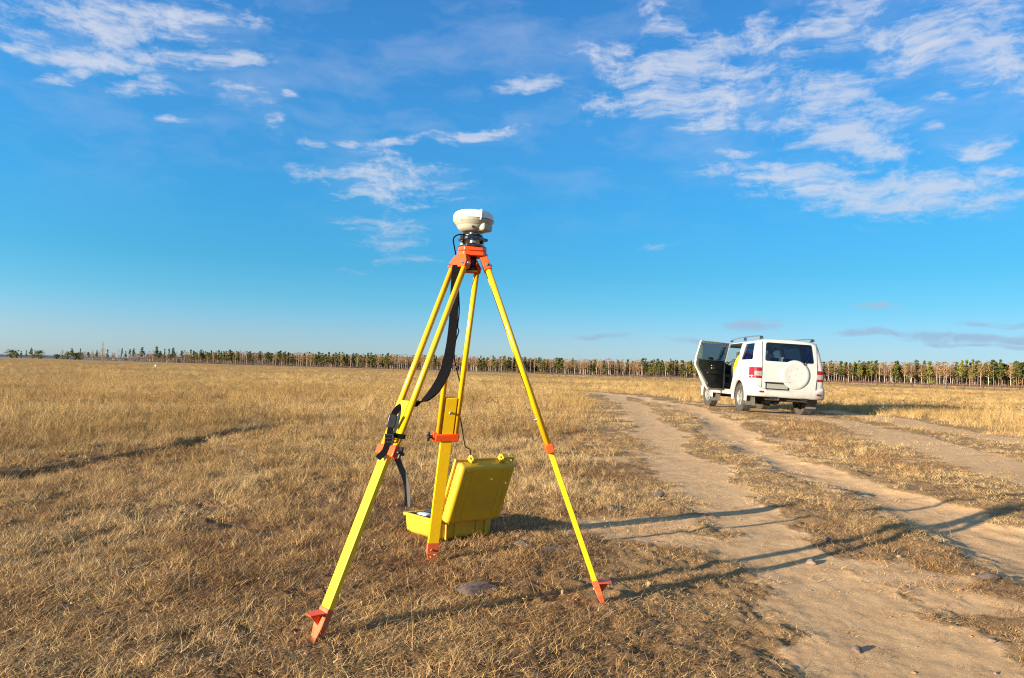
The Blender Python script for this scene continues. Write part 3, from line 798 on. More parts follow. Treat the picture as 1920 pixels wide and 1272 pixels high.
def xsurf(z):                      # half width of the body side at height z
    S = car_section(1.94, 1)[1:-2]
    for (x0, z0), (x1, z1) in zip(S, S[1:]):
        if z0 <= z <= z1: return x0 + (x1 - x0) * (z - z0) / (z1 - z0)
    return .7
def side_pane(poly, side, name, mat, off=-.022, th=.006, grow=.03):
    mb = MB(); cy = sum(p[0] for p in poly) / len(poly); cz = sum(p[1] for p in poly) / len(poly)
    P = [(cy + (y - cy) * (1 + grow), cz + (z - cz) * (1 + grow)) for y, z in poly]
    a = [mb.bm.verts.new((side * (xsurf(z) + off), y, z)) for y, z in P]; b = [mb.bm.verts.new((side * (xsurf(z) + off - th), y, z)) for y, z in P]
    mb.bm.faces.new(a); mb.bm.faces.new(list(reversed(b)))
    for i in range(len(a)): mb.bm.faces.new((a[i], a[(i + 1) % len(a)], b[(i + 1) % len(a)], b[i]))
    return mb.build(name, mat, car)
M['violet'] = make_glass('violet_tinted_glass', (.26, .18, .42), 1.5)
side_pane(Q_WIN, -1, 'window', M['violet']); side_pane(Q_WIN, 1, 'window', M['violet'])
side_pane(R_WIN, 1, 'window', M['tint']); side_pane(F_WIN, 1, 'window', M['clear']); side_pane(F_WIN, -1, 'window', M['clear'])
def rear_y(z): return -.955 + max(0, z - 1.28) * .20
mb = MB(); P = [(x * 1.02, 1.6 + (z - 1.6) * 1.03) for x, z in REAR_WIN]
a = [mb.bm.verts.new((x, rear_y(z) + .010, z)) for x, z in P]; b = [mb.bm.verts.new((x, rear_y(z) + .016, z)) for x, z in P]
mb.bm.faces.new(a); mb.bm.faces.new(list(reversed(b)))
for i in range(len(a)): mb.bm.faces.new((a[i], a[(i + 1) % len(a)], b[(i + 1) % len(a)], b[i]))
rw = mb.build('rear_window', M['tint'], car)
mb = MB(); mb.tube([(.32, -.985, 1.29), (.36, -.985, 1.33), (.50, -.955, 1.50)], .010, 8); mb.box((.34, -.985, 1.30), (.09, .03, .035), bevel=.008)
mb.build('wiper', M['trim'], rw)
mb = MB()
a = [mb.bm.verts.new(p) for p in ((-.70, 2.55, 1.32), (.70, 2.55, 1.32), (.63, 2.02, 1.79), (-.63, 2.02, 1.79))]; mb.bm.faces.new(a)
a = [mb.bm.verts.new(p) for p in ((-.70, 2.545, 1.312), (.70, 2.545, 1.312), (.63, 2.015, 1.782), (-.63, 2.015, 1.782))]; mb.bm.faces.new(a[::-1])
mb.build('windscreen', M['clear'], car)

# tailgate: raised panel with the round spare wheel moulding
mb = MB()
TG = rounded([(-.655, .74), (.665, .74), (.70, 1.0), (.69, 1.33), (.645, 1.87), (-.64, 1.87), (-.68, 1.33), (-.69, 1.0)], .05)
TGi = rounded([(-.60, 1.37), (.60, 1.37), (.58, 1.835), (-.58, 1.835)], .05)
def rear_pt(x, z, o): return (x, rear_y(z) - o, z)
def ring_panel(mb, outer, inner, o):
    n = 40
    def param(poly, cx, cz):
        out = []
        for k in range(n):
            an = 2 * math.pi * k / n; d = Vector((math.cos(an), math.sin(an))); best = None
            for i in range(len(poly)):
                p = Vector(poly[i]) - Vector((cx, cz)); q = Vector(poly[(i + 1) % len(poly)]) - Vector((cx, cz)); e = q - p
                den = d.x * e.y - d.y * e.x
                if abs(den) < 1e-9: continue
                t = (p.x * e.y - p.y * e.x) / den; s_ = (p.x * d.y - p.y * d.x) / den
                if t > 0 and -1e-6 <= s_ <= 1 + 1e-6: best = t if best is None else max(best, t)
            out.append((cx + d.x * best, cz + d.y * best))
        return out
    return param(outer, 0, 1.5), param(inner, 0, 1.6)
# lower panel (below the glass) and a frame round the glass
low = rounded([(-.655, .605), (.665, .605), (.70, 1.0), (.69, 1.305), (-.685, 1.305), (-.69, 1.0)], .03)
def panel(mb, poly, o, th=.02):
    a = [mb.bm.verts.new(rear_pt(x, z, o)) for x, z in poly]; b = [mb.bm.verts.new(rear_pt(x * 1.0, z, o - th)) for x, z in poly]
    mb.bm.faces.new(a); mb.bm.faces.new(b[::-1])
    for i in range(len(a)): mb.bm.faces.new((a[i], a[(i + 1) % len(a)], b[(i + 1) % len(a)], b[i]))
panel(mb, low, .012)
tg = mb.build('tailgate', M['car'], car)
mb = MB(); mb.lathe([(.375, -.01), (.368, .012), (.350, .026), (.32, .033), (.285, .034), (.255, .031), (.22, .026), (.10, .024), (.0, .024)], 40,
                    Matrix(((1, 0, 0, .14), (0, 0, -1, -.970), (0, 1, 0, 1.03), (0, 0, 0, 1))))
mb.build('spare_wheel_moulding', M['car'], tg)
for k in range(7):
    an = 2 * math.pi * k / 6 + .3; q_ = .17 if k < 6 else 0
    mb = MB(); mb.box((.14 + q_ * math.cos(an), -.9955, 1.03 + q_ * math.sin(an)), (.022, .004, .022), bevel=.001); mb.build('dimple', M['alloy'], tg)
mb = MB(); mb.box((-.30, -.985, .835), (.62, .045, .04), bevel=.012); mb.build('number_plate_light_bar', M['car'], tg)
mb = MB(); mb.box((-.30, -.972, .800), (.66, .022, .034)); mb.build('grip_recess', M['trim'], tg)
mb = MB(); mb.box((-.31, -.984, .712), (.53, .014, .118), bevel=.004); mb.build('number_plate', M['plate'], tg)
mb = MB(); mb.box((-.31, -.976, .708), (.60, .014, .165), bevel=.004); mb.build('plate_frame', M['trim'], tg)
# dark panel gap between tailgate and body
for sx in (-1, 1): mb = MB(); mb.tube([rear_pt(sx * .705, z, .004) for z in (.63, 1.0, 1.28, 1.5, 1.86)], .0045, 6); mb.build('panel_gap', M['trim'], car)
# tail lights
for sx in (-1, 1):
    mb = MB()
    prof = [(.712, -.957), (.80, -.957), (.846, -.947), (.884, -.922), (.911, -.862), (.925, -.76), (.932, -.69)]
    def light(z0, z1, name, mat, o, i0=0, i1=7, par=car):
        mb = MB(); rows = []
        for x, y in prof[i0:i1]:
            n_ = Vector((max(0, x - .80), min(0, y + .80) * .8, 0)).normalized()
            rows.append((Vector((sx * (x + n_.x * o), y + n_.y * o, 0)), Vector((sx * (x - .03), y + .03, 0))))
        for (a, ai), (b, bi) in zip(rows, rows[1:]):
            v = [mb.bm.verts.new((p.x, p.y, z)) for p, z in ((a, z0), (b, z0), (b, z1), (a, z1), (ai, z0), (bi, z0), (bi, z1), (ai, z1))]
            for f in ((0, 1, 2, 3), (4, 7, 6, 5), (0, 4, 5, 1), (3, 2, 6, 7), (1, 5, 6, 2), (0, 3, 7, 4)): mb.bm.faces.new([v[i] for i in f])
        return mb.build(name, mat, par)
    tl = light(.895, 1.17, 'tail_light', M['red_lens'], .008)
    light(.955, 1.075, 'reversing_lens', M['clear_lens'], .013, 0, 4, tl)
# bumper
mb = MB(); rows = []
for (x, y) in [(-.955, -.42), (-.955, -.80), (-.92, -.95), (-.84, -1.03), (-.6, -1.065), (0, -1.08), (.6, -1.065), (.84, -1.03), (.92, -.95), (.955, -.80), (.955, -.42)]:
    c = Vector((0, -.3)); n_ = (Vector((x, y)) - c).normalized()
    tz = .615 if abs(x) < .7 else (.70 if y < -1.0 else .76)
    rows.append([mb.bm.verts.new((x - n_.x * k, y - n_.y * k, z)) for k, z in ((.10, .44), (.035, .435), (.005, .47), (0, .53), (.0, tz - .05), (.012, tz - .02), (.035, tz - .004), (.13, tz))])
for a, b in zip(rows, rows[1:]):
    for k in range(7): mb.bm.faces.new((a[k], b[k], b[k + 1], a[k + 1])).smooth = True
bp = mb.build('rear_bumper', M['car'], car)
for sx in (-1, 1):
    mb = MB(); mb.box((sx * .73, -1.048, .56), (.12, .02, .05), bevel=.005, mat=Matrix.Rotation(sx * .09, 3, 'Z')); mb.build('reflector', M['red_lens'], bp)
for x_ in (-.40, .38): mb = MB(); mb.box((x_, -1.03, .425), (.16, .06, .05)); mb.build('tow_bracket', M['trim'], bp)
# wheel arch flares, sills
for cy in (0, 2.76):
    for sx in (-1, 1):
        mb = MB(); rows = []
        for k in range(21):
            an = math.pi * (k / 20 * 1.08 - .04); c, s = math.cos(an), math.sin(an)
            rows.append([mb.bm.verts.new((sx * x, cy + r_ * c, .37 + r_ * s * 1.02)) for r_, x in ((.45, .90), (.45, .958), (.475, .966), (.52, .955), (.56, .925))])
        for a, b in zip(rows, rows[1:]):
            for q in range(4): mb.bm.faces.new((a[q], b[q], b[q + 1], a[q + 1])).smooth = True
        mb.build('wheel_arch', M['car'], car)
        mb = MB(); rows = []
        for k in range(17):
            an = math.pi * k / 16
            rows.append([mb.bm.verts.new((sx * x, cy + .455 * math.cos(an), .37 + .465 * math.sin(an))) for x in (.50, .93)])
        for a, b in zip(rows, rows[1:]): mb.bm.faces.new((a[0], b[0], b[1], a[1])).smooth = True
        n_ = [r_[0] for r_ in rows]; mb.bm.faces.new(n_)
        mb.build('arch_liner', M['under'], car)
for sx in (-1, 1):
    mb = MB(); mb.box((sx * .90, 1.38, .47), (.11, 1.80, .09), bevel=.02); mb.build('sill', M['car'], car)
# chassis under the body
mb = MB(); mb.box((-.42, 1.3, .44), (.12, 4.3, .12)); mb.box((.42, 1.3, .44), (.12, 4.3, .12)); mb.box((0, -.85, .40), (1.1, .06, .10)); mb.box((0, 1.5, .42), (.5, .8, .16))
mb.box((0, .9, .53), (1.5, 3.2, .03)); mb.build('chassis', M['under'], car)
mb = MB(); mb.tube([(-.75, 0, .37), (.75, 0, .37)], .05, 12); mb.lathe([(0, -.15), (.10, -.12), (.15, 0), (.10, .12), (0, .15)], 16, Matrix.Translation((.05, 0, .37)) @ Matrix.Rotation(R(90), 4, 'X'))
mb.build('axle', M['under'], car)
mb = MB(); mb.tube([(-.7, 2.76, .37), (.7, 2.76, .37)], .05, 12); mb.build('axle', M['under'], car)
mb = MB(); mb.tube([(-.28, -1.0, .40), (-.28, -.6, .42), (-.2, .2, .44)], .032, 12); mb.build('exhaust_pipe', M['alloy'], car)
# wheels
def tyre_mesh():
    mb = MB(); mb.lathe([(.21, -.10), (.24, -.118), (.30, -.122), (.345, -.112), (.366, -.09), (.372, -.05), (.373, 0), (.372, .05), (.366, .09), (.345, .112), (.30, .122), (.24, .118), (.21, .10)], 44, Matrix.Rotation(R(90), 4, 'Y'))
    for k in range(44):
        an = 2 * math.pi * k / 44
        for xx, ph in ((-.075, 0), (0, .5), (.075, 0)):
            a_ = an + ph * 2 * math.pi / 44
            mb.box((xx, .374 * math.cos(a_), .374 * math.sin(a_)), (.060, .030, .012), Matrix.Rotation(a_ - R(90), 3, 'X'))
    return mb.mesh('tyre', M['tyre'])
def rim_mesh():
    mb = MB(); T = Matrix.Rotation(R(90), 4, 'Y')
    mb.lathe([(.215, .10), (.208, .092), (.195, .03), (.19, -.08)], 36, T)
    mb.lathe([(0, .06), (.035, .062), (.055, .055), (.06, .03)], 24, T)
    for k in range(6):
        an = 2 * math.pi * k / 6
        c = Vector((.055, .128 * math.cos(an), .128 * math.sin(an)))
        mb.box(c, (.022, .055, .155), Matrix.Rotation(an - R(90), 3, 'X'), bevel=.006)
    return mb.mesh('rim', M['alloy'])
tm, rm = tyre_mesh(), rim_mesh()
mb = MB(); mb.lathe([(0, 0), (.20, 0)], 24, Matrix.Rotation(R(90), 4, 'Y')); dm = mb.mesh('brake_disc', M['under'])
for (x, y, rz) in ((-.80, 0, math.pi), (.80, 0, 0), (-.80, 2.76, math.pi + R(3)), (.80, 2.76, R(3))):
    w = empty('wheel', (x, y, .368), (R(random.uniform(0, 60)), 0, rz)); w.parent = car
    for nm, m_, xx in (('tyre', tm, 0), ('rim', rm, 0), ('brake_disc', dm, .005)):
        q = link(bpy.data.objects.new(nm, m_)); q.parent = w; q.location = (xx, 0, 0)
for (x, y) in ((-.80, -.47), (.80, -.47), (-.80, 2.27), (.80, 2.27)):
    mb = MB(); mb.box((x, y, .34), (.27, .012, .30), Matrix.Rotation(R(-6), 3, 'X'), bevel=.004); mb.build('mud_flap', M['mudflap'], car)
# roof rails
for sx in (-1, 1):
    rl = empty('roof_rail', (0, 0, 0)); rl.parent = car
    mb = MB(); mb.tube(catmull([(sx * .66, -.72, 1.945), (sx * .665, -.62, 1.99), (sx * .67, .3, 2.012), (sx * .67, 1.2, 1.995), (sx * .66, 1.6, 1.935)], 6), .017, 10)
    mb.build('rail', M['rail'], rl)
    for (y, L, h) in ((-.70, .20, .075), (.45, .16, .085), (1.50, .18, .06)):
        mb = MB(); mb.box((sx * .665, y, 1.915 + h / 2), (.05, L, h), bevel=.018, taper=(.8, .6)); mb.build('rail_foot', M['trim'], rl)
# interior
for x in (-.42, .42):
    mb = MB(); mb.box((x, 1.75, .82), (.50, .5, .18), bevel=.05); mb.box((x, 1.50, 1.12), (.48, .14, .62), Matrix.Rotation(R(12), 3, 'X'), bevel=.05)
    fs_ = mb.build('front_seat', M['seat'], car)
    mb = MB(); mb.box((x, 1.42, 1.55), (.26, .09, .18), bevel=.03); mb.build('headrest', M['seat'], fs_)
mb = MB(); mb.box((0, .62, .80), (1.35, .48, .16), bevel=.05); mb.box((0, .32, 1.08), (1.35, .14, .52), Matrix.Rotation(R(10), 3, 'X'), bevel=.05)
rs_ = mb.build('rear_seat', M['seat'], car)
for x in (-.42, .1, .45): mb = MB(); mb.box((x, .27, 1.42), (.24, .08, .14), bevel=.03); mb.build('headrest', M['seat'], rs_)
mb = MB(); mb.box((0, 2.30, 1.14), (1.5, .40, .26), bevel=.05); mb.build('dashboard', M['trim'], car)
mb = MB(); mb.tube([(-.42 + .18 * math.cos(a_), 2.02 - .05 * math.sin(a_), 1.22 + .17 * math.sin(a_)) for a_ in [2 * math.pi * k / 20 for k in range(21)]], .015, 8); mb.build('steering_wheel', M['trim'], car)
for sx in (-1, 1):
    mb = MB(); mb.box((sx * 1.04, 2.20, 1.36), (.16, .10, .22), bevel=.04); mb.box((sx * .93, 2.20, 1.30), (.12, .05, .05)); mb.build('wing_mirror', M['car'] if sx > 0 else M['trim'], car)
for sx in (-1, 1):
    mb = MB(); mb.box((sx * .70, 3.62, .86), (.30, .10, .18), bevel=.03); mb.build('headlight', M['clear_lens'], car)
# lines of the closed doors
mb = MB()
for y_ in (1.50, 2.48):
    mb = MB(); mb.tube([(-(xsurf(z) + .001), y_, z) for z in (.52, .75, .95, 1.13, 1.28)], .004, 6); mb.build('door_line', M['trim'], car)
mb = MB(); mb.box((-.965, 1.68, 1.17), (.03, .16, .04), bevel=.01); mb.build('door_handle', M['car'], car)
# fuel flap outline on the rear quarter
# open rear door, hinged at the middle pillar
HX, HY = -.915, 1.44
door = empty('rear_door', (HX, HY, 0), (0, 0, R(-61))); door.parent = car
def door_shell(poly, x0, x1, name, mat, hole=None):
    """door slab in the closed pose: y runs back from the hinge"""
    mb = MB()
    def P(y, z, o): return (-(xsurf(z)) + o - HX, y - HY, z)
    if hole is None:
        a = [mb.bm.verts.new(P(y, z, x0)) for y, z in poly]; b = [mb.bm.verts.new(P(y, z, x1)) for y, z in poly]
        mb.bm.faces.new(a); mb.bm.faces.new(b[::-1])
        for i in range(len(a)): mb.bm.faces.new((a[i], a[(i + 1) % len(a)], b[(i + 1) % len(a)], b[i]))
    else:
        n = len(poly)
        for o, fl in ((x0, 0), (x1, 1)):
            pass
        A = [[mb.bm.verts.new(P(y, z, o)) for y, z in pl] for o in (x0, x1) for pl in (poly, hole)]
        for i in range(n):
            k = (i + 1) % n
            mb.bm.faces.new((A[0][i], A[0][k], A[1][k], A[1][i])); mb.bm.faces.new((A[2][i], A[3][i], A[3][k], A[2][k]))
            mb.bm.faces.new((A[0][i], A[2][i], A[2][k], A[0][k])); mb.bm.faces.new((A[1][i], A[1][k], A[3][k], A[3][i]))
    return mb.build(name, mat, door)
FR_O = [(.29, 1.345), (.33, 1.86), (1.44, 1.86), (1.44, 1.345)]
FR_I = [(.36, 1.345), (.39, 1.80), (1.38, 1.80), (1.38, 1.345)]
door_shell(FR_O, -.004, .045, 'window_frame', M['car'], FR_I)
door_shell([(.36, 1.33), (.39, 1.805), (1.385, 1.805), (1.385, 1.33)], .016, .022, 'window', M['tint'])
LOW = rounded([(.29, 1.35), (1.44, 1.35), (1.46, 1.0), (1.44, .50), (.80, .50), (.60, .76), (.46, 1.0), (.30, 1.18)], .05)
door_shell(LOW, -.004, .06, 'door_skin', M['car'])
LOWi = rounded([(.34, 1.34), (1.36, 1.34), (1.38, 1.0), (1.36, .56), (.86, .56), (.66, .80), (.52, 1.02), (.37, 1.20)], .05)
tr_ = door_shell(LOWi, .062, .10, 'door_trim', M['trim'])
mb = MB(); mb.box((.125, .92 - HY, 1.12), (.03, .16, .03), bevel=.008); mb.box((.115, .90 - HY, 1.19), (.012, .10, .03), bevel=.004); mb.build('inner_handle', M['steel'], door)
mb = MB(); mb.box((.14, .95 - HY, .98), (.06, .55, .05), bevel=.015); mb.box((.13, .95 - HY, .66), (.05, .5, .14), bevel=.015); mb.build('armrest', M['trim'], door)
for z in (.85, 1.15):
    mb = MB(); mb.box((.03, .02, z), (.05, .06, .05), bevel=.008); mb.build('hinge', M['car'], door)
mb = MB(); mb.box((-.035, .42 - HY, 1.17), (.03, .16, .04), bevel=.01); mb.build('outer_handle', M['car'], door)
# yellow jacket hanging over the rear seat in the open doorway
jk = MB(); nx, nz_ = 9, 16; rws = []
for i in range(nz_ + 1):
    t = i / nz_; row = []
    for j in range(nx + 1):
        s_ = j / nx
        z = 1.50 - .62 * t; fold = .022 * math.sin(s_ * 9 + t * 3) + .012 * math.sin(s_ * 17 - t * 5)
        row.append(jk.bm.verts.new((-.78 - .05 * math.sin(t * 3) + fold - .02 * t, .40 + (s_ - .0) * (.22 + .14 * math.sin(t * 2.4)), z + .03 * math.sin(s_ * 6) * (t > .9))))
    rws.append(row)
for a, b in zip(rws, rws[1:]):
    for j in range(nx): jk.bm.faces.new((a[j], b[j], b[j + 1], a[j + 1])).smooth = True
r_ = bmesh.ops.solidify(jk.bm, geom=jk.bm.faces[:], thickness=.05)
jme = jk.mesh('jacket', M['hivis'])
jacket = link(bpy.data.objects.new('hi_vis_jacket', jme)); jacket.matrix_world = Matrix.LocRotScale(car.location, car.rotation_euler, None)
tag(jacket, 'bright yellow high-visibility jacket hanging in the open rear doorway of the white car', 'jacket')

# ------------------------------------------------------------------ tripod
FL, FR_, FB = ground_at(588, 1201), ground_at(1132, 1133), ground_at(808, 1050)
HC = at(885, 478, 3.05)
root = empty('survey_tripod', ((FL.x + FR_.x + FB.x) / 3, (FL.y + FR_.y + FB.y) / 3, 0))
tag(root, 'yellow survey tripod with orange fittings standing on the dry grass', 'tripod')
def fin(mb, name, mat, parent, base=None):
    bmesh.ops.translate(mb.bm, verts=mb.bm.verts[:], vec=-Vector(base if base is not None else root.location))
    return mb.build(name, mat, parent)
PZ0, PZ1 = 1.500, 1.541
def legs():
    for tip, knob, kk in ((FL, 1, 'front'), (FR_, 1, 'side'), (FB, 1, 'back')):
        F = Vector((tip.x, tip.y, tip.z - .012))
        r = Vector((F.x - HC.x, F.y - HC.y, 0)).normalized()
        T = Vector((HC.x, HC.y, 1.490)) + r * .056
        d = (F - T).normalized(); L = (F - T).length
        t = Vector((-r.y, r.x, 0)); nrm_ = (r - d * r.dot(d)).normalized()
        if nrm_.z < 0 and False: nrm_ = -nrm_
        B = Matrix((t, nrm_, -d)).transposed()        # x = t, y = n (outward), z = -d (up the leg)
        P = lambda a, b, s: T + t * a + nrm_ * b + d * s
        ks = -1 if t.x * 1 > 0 and kk == 'back' else (1 if kk != 'front' else (1 if t.x > 0 else -1))
        if kk == 'back': ks = -1 if t.x > 0 else 1
        leg = empty('leg', (0, 0, 0)); leg.parent = root
        # hinge bracket: wide orange head the two tubes plug into
        mb = MB()
        mb.prism([(-.034, .0), (.034, .0), (.058, -.036), (.058, -.064), (-.058, -.064), (-.058, -.036)], .032,
                 Matrix.Translation(P(0, 0, -.012)) @ Matrix((t, -d, nrm_)).transposed().to_4x4() @ Matrix.Translation((0, .0, -.017)), bevel=.003)
        hb = fin(mb, 'hinge_bracket', M['orange'], leg)
        mb = MB()
        for p0, p1, r0_ in ((P(-.048, .0, .030), P(-.063, .0, .030), .006), (P(.048, .0, .030), P(.063, .0, .030), .006),
                            (P(.044, .014, .040), P(.044, .022, .040), .005), (P(-.044, .014, .040), P(-.044, .022, .040), .005)):
            mb = MB(); mb.tube([p0, p1], r0_, 10); fin(mb, 'bolt', M['steel'], hb)
        for a in (-1, 1):
            mb = MB(); mb.tube([P(a * .043, 0, .035), P(a * .043, 0, .545 * L)], .0128, 16); fin(mb, 'upper_tube', M['yellow_tube'], leg)
        # sliding lower part
        mb = MB(); s0, s1 = .415 * L, L - .105
        mb.box(P(0, 0, (s0 + s1) / 2), (.057, .021, s1 - s0), B, bevel=.0025); fin(mb, 'lower_leg', M['yellow'], leg)
        mb = MB(); mb.tube([P(0, .014, .462 * L), P(0, -.022, .462 * L)], .006, 12); fin(mb, 'stop_screw', M['steel'], leg)
        # clamp
        mb = MB(); sc_ = .545 * L
        mb.box(P(0, 0, sc_), (.118, .036, .040), B, bevel=.004); mb.box(P(ks * .060, .004, sc_), (.020, .030, .050), B, bevel=.004)
        cl = fin(mb, 'clamp', M['orange'], leg)
        mb = MB(); mb.tube([P(ks * .066, 0, sc_), P(ks * .082, 0, sc_)], .008, 10); mb.box(P(ks * .090, 0, sc_), (.012, .012, .050), B, bevel=.004); mb.box(P(ks * .090, 0, sc_), (.014, .034, .014), B, bevel=.004)
        fin(mb, 'clamp_knob', M['black_plastic'], leg)
        # shoe: square socket tapering to a point, with a step plate
        mb = MB(); bm = mb.bm; rings = []
        for s, w, th_, off in ((L - .128, .062, .027, 0), (L - .060, .060, .026, 0), (L - .020, .036, .018, .002), (L + .006, .010, .006, .004)):
            rings.append([bm.verts.new(P(a * w / 2, b * th_ / 2 + off, s)) for a, b in ((-1, -1), (1, -1), (1, 1), (-1, 1))])
        for a, b in zip(rings, rings[1:]):
            for k in range(4): bm.faces.new((a[k], a[(k + 1) % 4], b[(k + 1) % 4], b[k]))
        bm.faces.new(rings[0]); bm.faces.new(rings[-1])
        bmesh.ops.bevel(bm, geom=[e for e in bm.edges], offset=.002, segments=1, affect='EDGES')
        sh = fin(mb, 'shoe', M['orange_worn'], leg)
        mb = MB(); o_ = P(0, .012, L - .108)
        ry = Matrix((t, r, Vector((0, 0, 1)))).transposed().to_4x4()
        mb.prism([(-.030, 0), (.030, 0), (.020, .058), (-.020, .058)], .006, Matrix.Translation(o_) @ ry, bevel=.0015)
        mb.prism([(0, 0), (.050, 0), (.010, -.052)], .005, Matrix.Translation(o_ - t * .0025) @ Matrix((r, Vector((0, 0, 1)), t)).transposed().to_4x4())
        fin(mb, 'step_plate', M['orange'], sh)
        mb = MB(); mb.tube([P(.006, -.013, L - .085), P(.006, -.018, L - .085)], .007, 12); fin(mb, 'shoe_rivet', M['steel'], sh)
legs()
# head plate
mb = MB(); an0 = math.atan2(FL.y - HC.y, FL.x - HC.x)
hexa = []
for k in range(3):
    a = an0 + k * 2 * math.pi / 3
    for da in (-.36, .36): hexa.append((.070 * math.cos(a + da), .070 * math.sin(a + da)))
mb.prism(hexa, PZ1 - .021 - PZ0, Matrix.Translation((HC.x, HC.y, PZ0)), bevel=.004)
mb.prism([(x * .93, y * .93) for x, y in hexa], .019, Matrix.Translation((HC.x, HC.y, PZ1 - .019)), bevel=.004)
hp = fin(mb, 'head_plate', M['orange'], root)
mb = MB(); mb.tube([(HC.x, HC.y, PZ0 - .045), (HC.x, HC.y, PZ0 + .002)], .020, 18); mb.tube([(HC.x, HC.y, PZ0 - .062), (HC.x, HC.y, PZ0 - .045)], .026, 18)
fin(mb, 'centring_screw', M['black_plastic'], root)
mb = MB(); sl = at(866, 474, 2.975); 
# carrying strap
sp = catmull([at(856, 497, 2.985), at(853, 540, 2.975), at(850, 600, 2.965), at(845, 650, 2.95), at(835, 695, 2.93), at(818, 728, 2.90), at(801, 747, 2.875), at(786, 756, 2.86), at(768, 757, 2.85),
              at(750, 763, 2.825), at(739, 777, 2.795), at(733, 800, 2.775), at(729, 822, 2.76), at(722, 845, 2.745), at(708, 860, 2.735)], 6)
m_ = len(sp); wd = []; sds = []
for i in range(m_):
    t = i / (m_ - 1)
    wd.append(.038 if t < .15 else (.038 + (t - .15) / .2 * .014 if t < .35 else (.052 if t < .45 else (.052 - (t - .45) / .12 * .026 if t < .57 else .026))))
    sds.append(Vector((1, -.25, 0)) if t < .30 else (Vector((.8, -.3, .45 * (t - .3) / .2)) if t < .55 else Vector((.75, -.4, -.5))))
mb = MB(); mb.ribbon(sp, wd, sds, .004); st = fin(mb, 'carrying_strap', M['webbing'], root)
mb = MB(); pts = [at(741, 848, 2.80), at(748, 868, 2.79), at(758, 893, 2.785), at(764, 918, 2.78), at(764, 950, 2.78)]
mb.ribbon(catmull(pts, 6), .025, Vector((1, -.3, 0)), .003); fin(mb, 'strap_tail', M['webbing_dusty'], st)
mb = MB(); sd_ = Matrix.Rotation(R(12), 3, 'Y')
mb.box(at(735, 790, 2.755), (.034, .010, .055), sd_, bevel=.004); fin(mb, 'strap_slider', M['black_plastic'], st)
mb = MB(); c = at(730, 822, 2.735)
for dx, dz, w_, h_ in ((0, .014, .036, .006), (0, -.014, .036, .006), (-.016, 0, .005, .034), (.016, 0, .005, .034), (0, 0, .030, .005)): mb.box(c + Vector((dx, 0, dz)), (w_, .007, h_), bevel=.001)
fin(mb, 'strap_buckle', M['black_metal'], st)
mb = MB(); mb.box(at(748, 818, 2.75), (.05, .02, .018), Matrix.Rotation(R(8), 3, 'Y'), bevel=.004); fin(mb, 'strap_loop', M['webbing'], st)

# tribrach
tb = empty('tribrach', (HC.x, HC.y, PZ1)); tag(tb, 'black levelling base with silver foot screws clamped on the tripod head', 'tribrach')
mb = MB(); tri = []
for k in range(3):
    a = an0 + .9 + k * 2 * math.pi / 3
    for da in (-.42, .42): tri.append((.064 * math.cos(a + da), .064 * math.sin(a + da)))
mb.prism(tri, .007, Matrix.Translation((0, 0, .0005)), bevel=.002); mb.build('base_plate', M['black_metal'], tb)
mb = MB(); mb.prism([(x * .8, y * .8) for x, y in tri], .002, Matrix.Translation((0, 0, .0107))); mb.build('spring_plate', M['black_metal'], tb)
mb = MB(); mb.prism([(x * .98, y * .98) for x, y in tri], .016, Matrix.Translation((0, 0, .030)), bevel=.003)
mb.lathe([(.0, .046), (.046, .046), (.046, .056), (.040, .058), (0, .058)], 28); mb.build('upper_body', M['navy'], tb)
for k in range(3):
    a = an0 + .9 + k * 2 * math.pi / 3; c = (.048 * math.cos(a), .048 * math.sin(a))
    mb = MB(); mb.lathe([(0, .011), (.012, .011), (.0135, .014), (.0135, .023), (.012, .026), (.007, .027), (.007, .031), (0, .031)], 18, Matrix.Translation((c[0], c[1], 0)))
    fs = mb.build('foot_screw', M['steel'], tb)
mb = MB(); mb.box((-.045, -.035, .038), (.02, .014, .02), bevel=.003); mb.build('bubble_level', M['black_plastic'], tb)
mb = MB(); mb.box((.052, .02, .040), (.03, .012, .012), bevel=.003); mb.build('lock_lever', M['black_plastic'], tb)
mb = MB(); mb.lathe([(0, .058), (.018, .058), (.018, .072), (.0, .072)], 20); mb.build('adapter', M['steel'], tb)
mb = MB(); mb.box((-.030, -.022, .054), (.024, .016, .016), bevel=.003); mb.build('cable_plug', M['black_plastic'], tb)

# satellite receiver
rc = empty('satellite_receiver', (HC.x + .001, HC.y, 1.614)); rc.rotation_euler = (R(1.0), R(1.5), 0)
tag(rc, 'round white and beige satellite positioning receiver on top of the tripod', 'receiver')
mb = MB(); mb.lathe([(0, -.004), (.042, -.004), (.056, .0), (.067, .009), (.0725, .020)], 56); lb = mb.build('lower_body', M['shell_beige'], rc)
mb = MB(); mb.lathe([(.0725, .020), (.0718, .0212), (.0745, .0222), (.079, .029), (.085, .036), (.0895, .042), (.0905, .047)], 56); mb.build('upper_rim', M['shell_beige'], rc)
mb = MB(); mb.lathe([(.0905, .047), (.0913, .0473), (.0913, .0497), (.0905, .050)], 56); mb.build('gasket', M['rubber_line'], rc)
mb = MB(); mb.lathe([(.0905, .050), (.0905, .060), (.0885, .070), (.083, .079), (.072, .0855), (.055, .089), (.03, .0905), (0, .091)], 56); dm_ = mb.build('dome', M['shell_white'], rc)
mb = MB()
for k in range(1): pass
arc = []
for a in range(-6, 40):
    pass
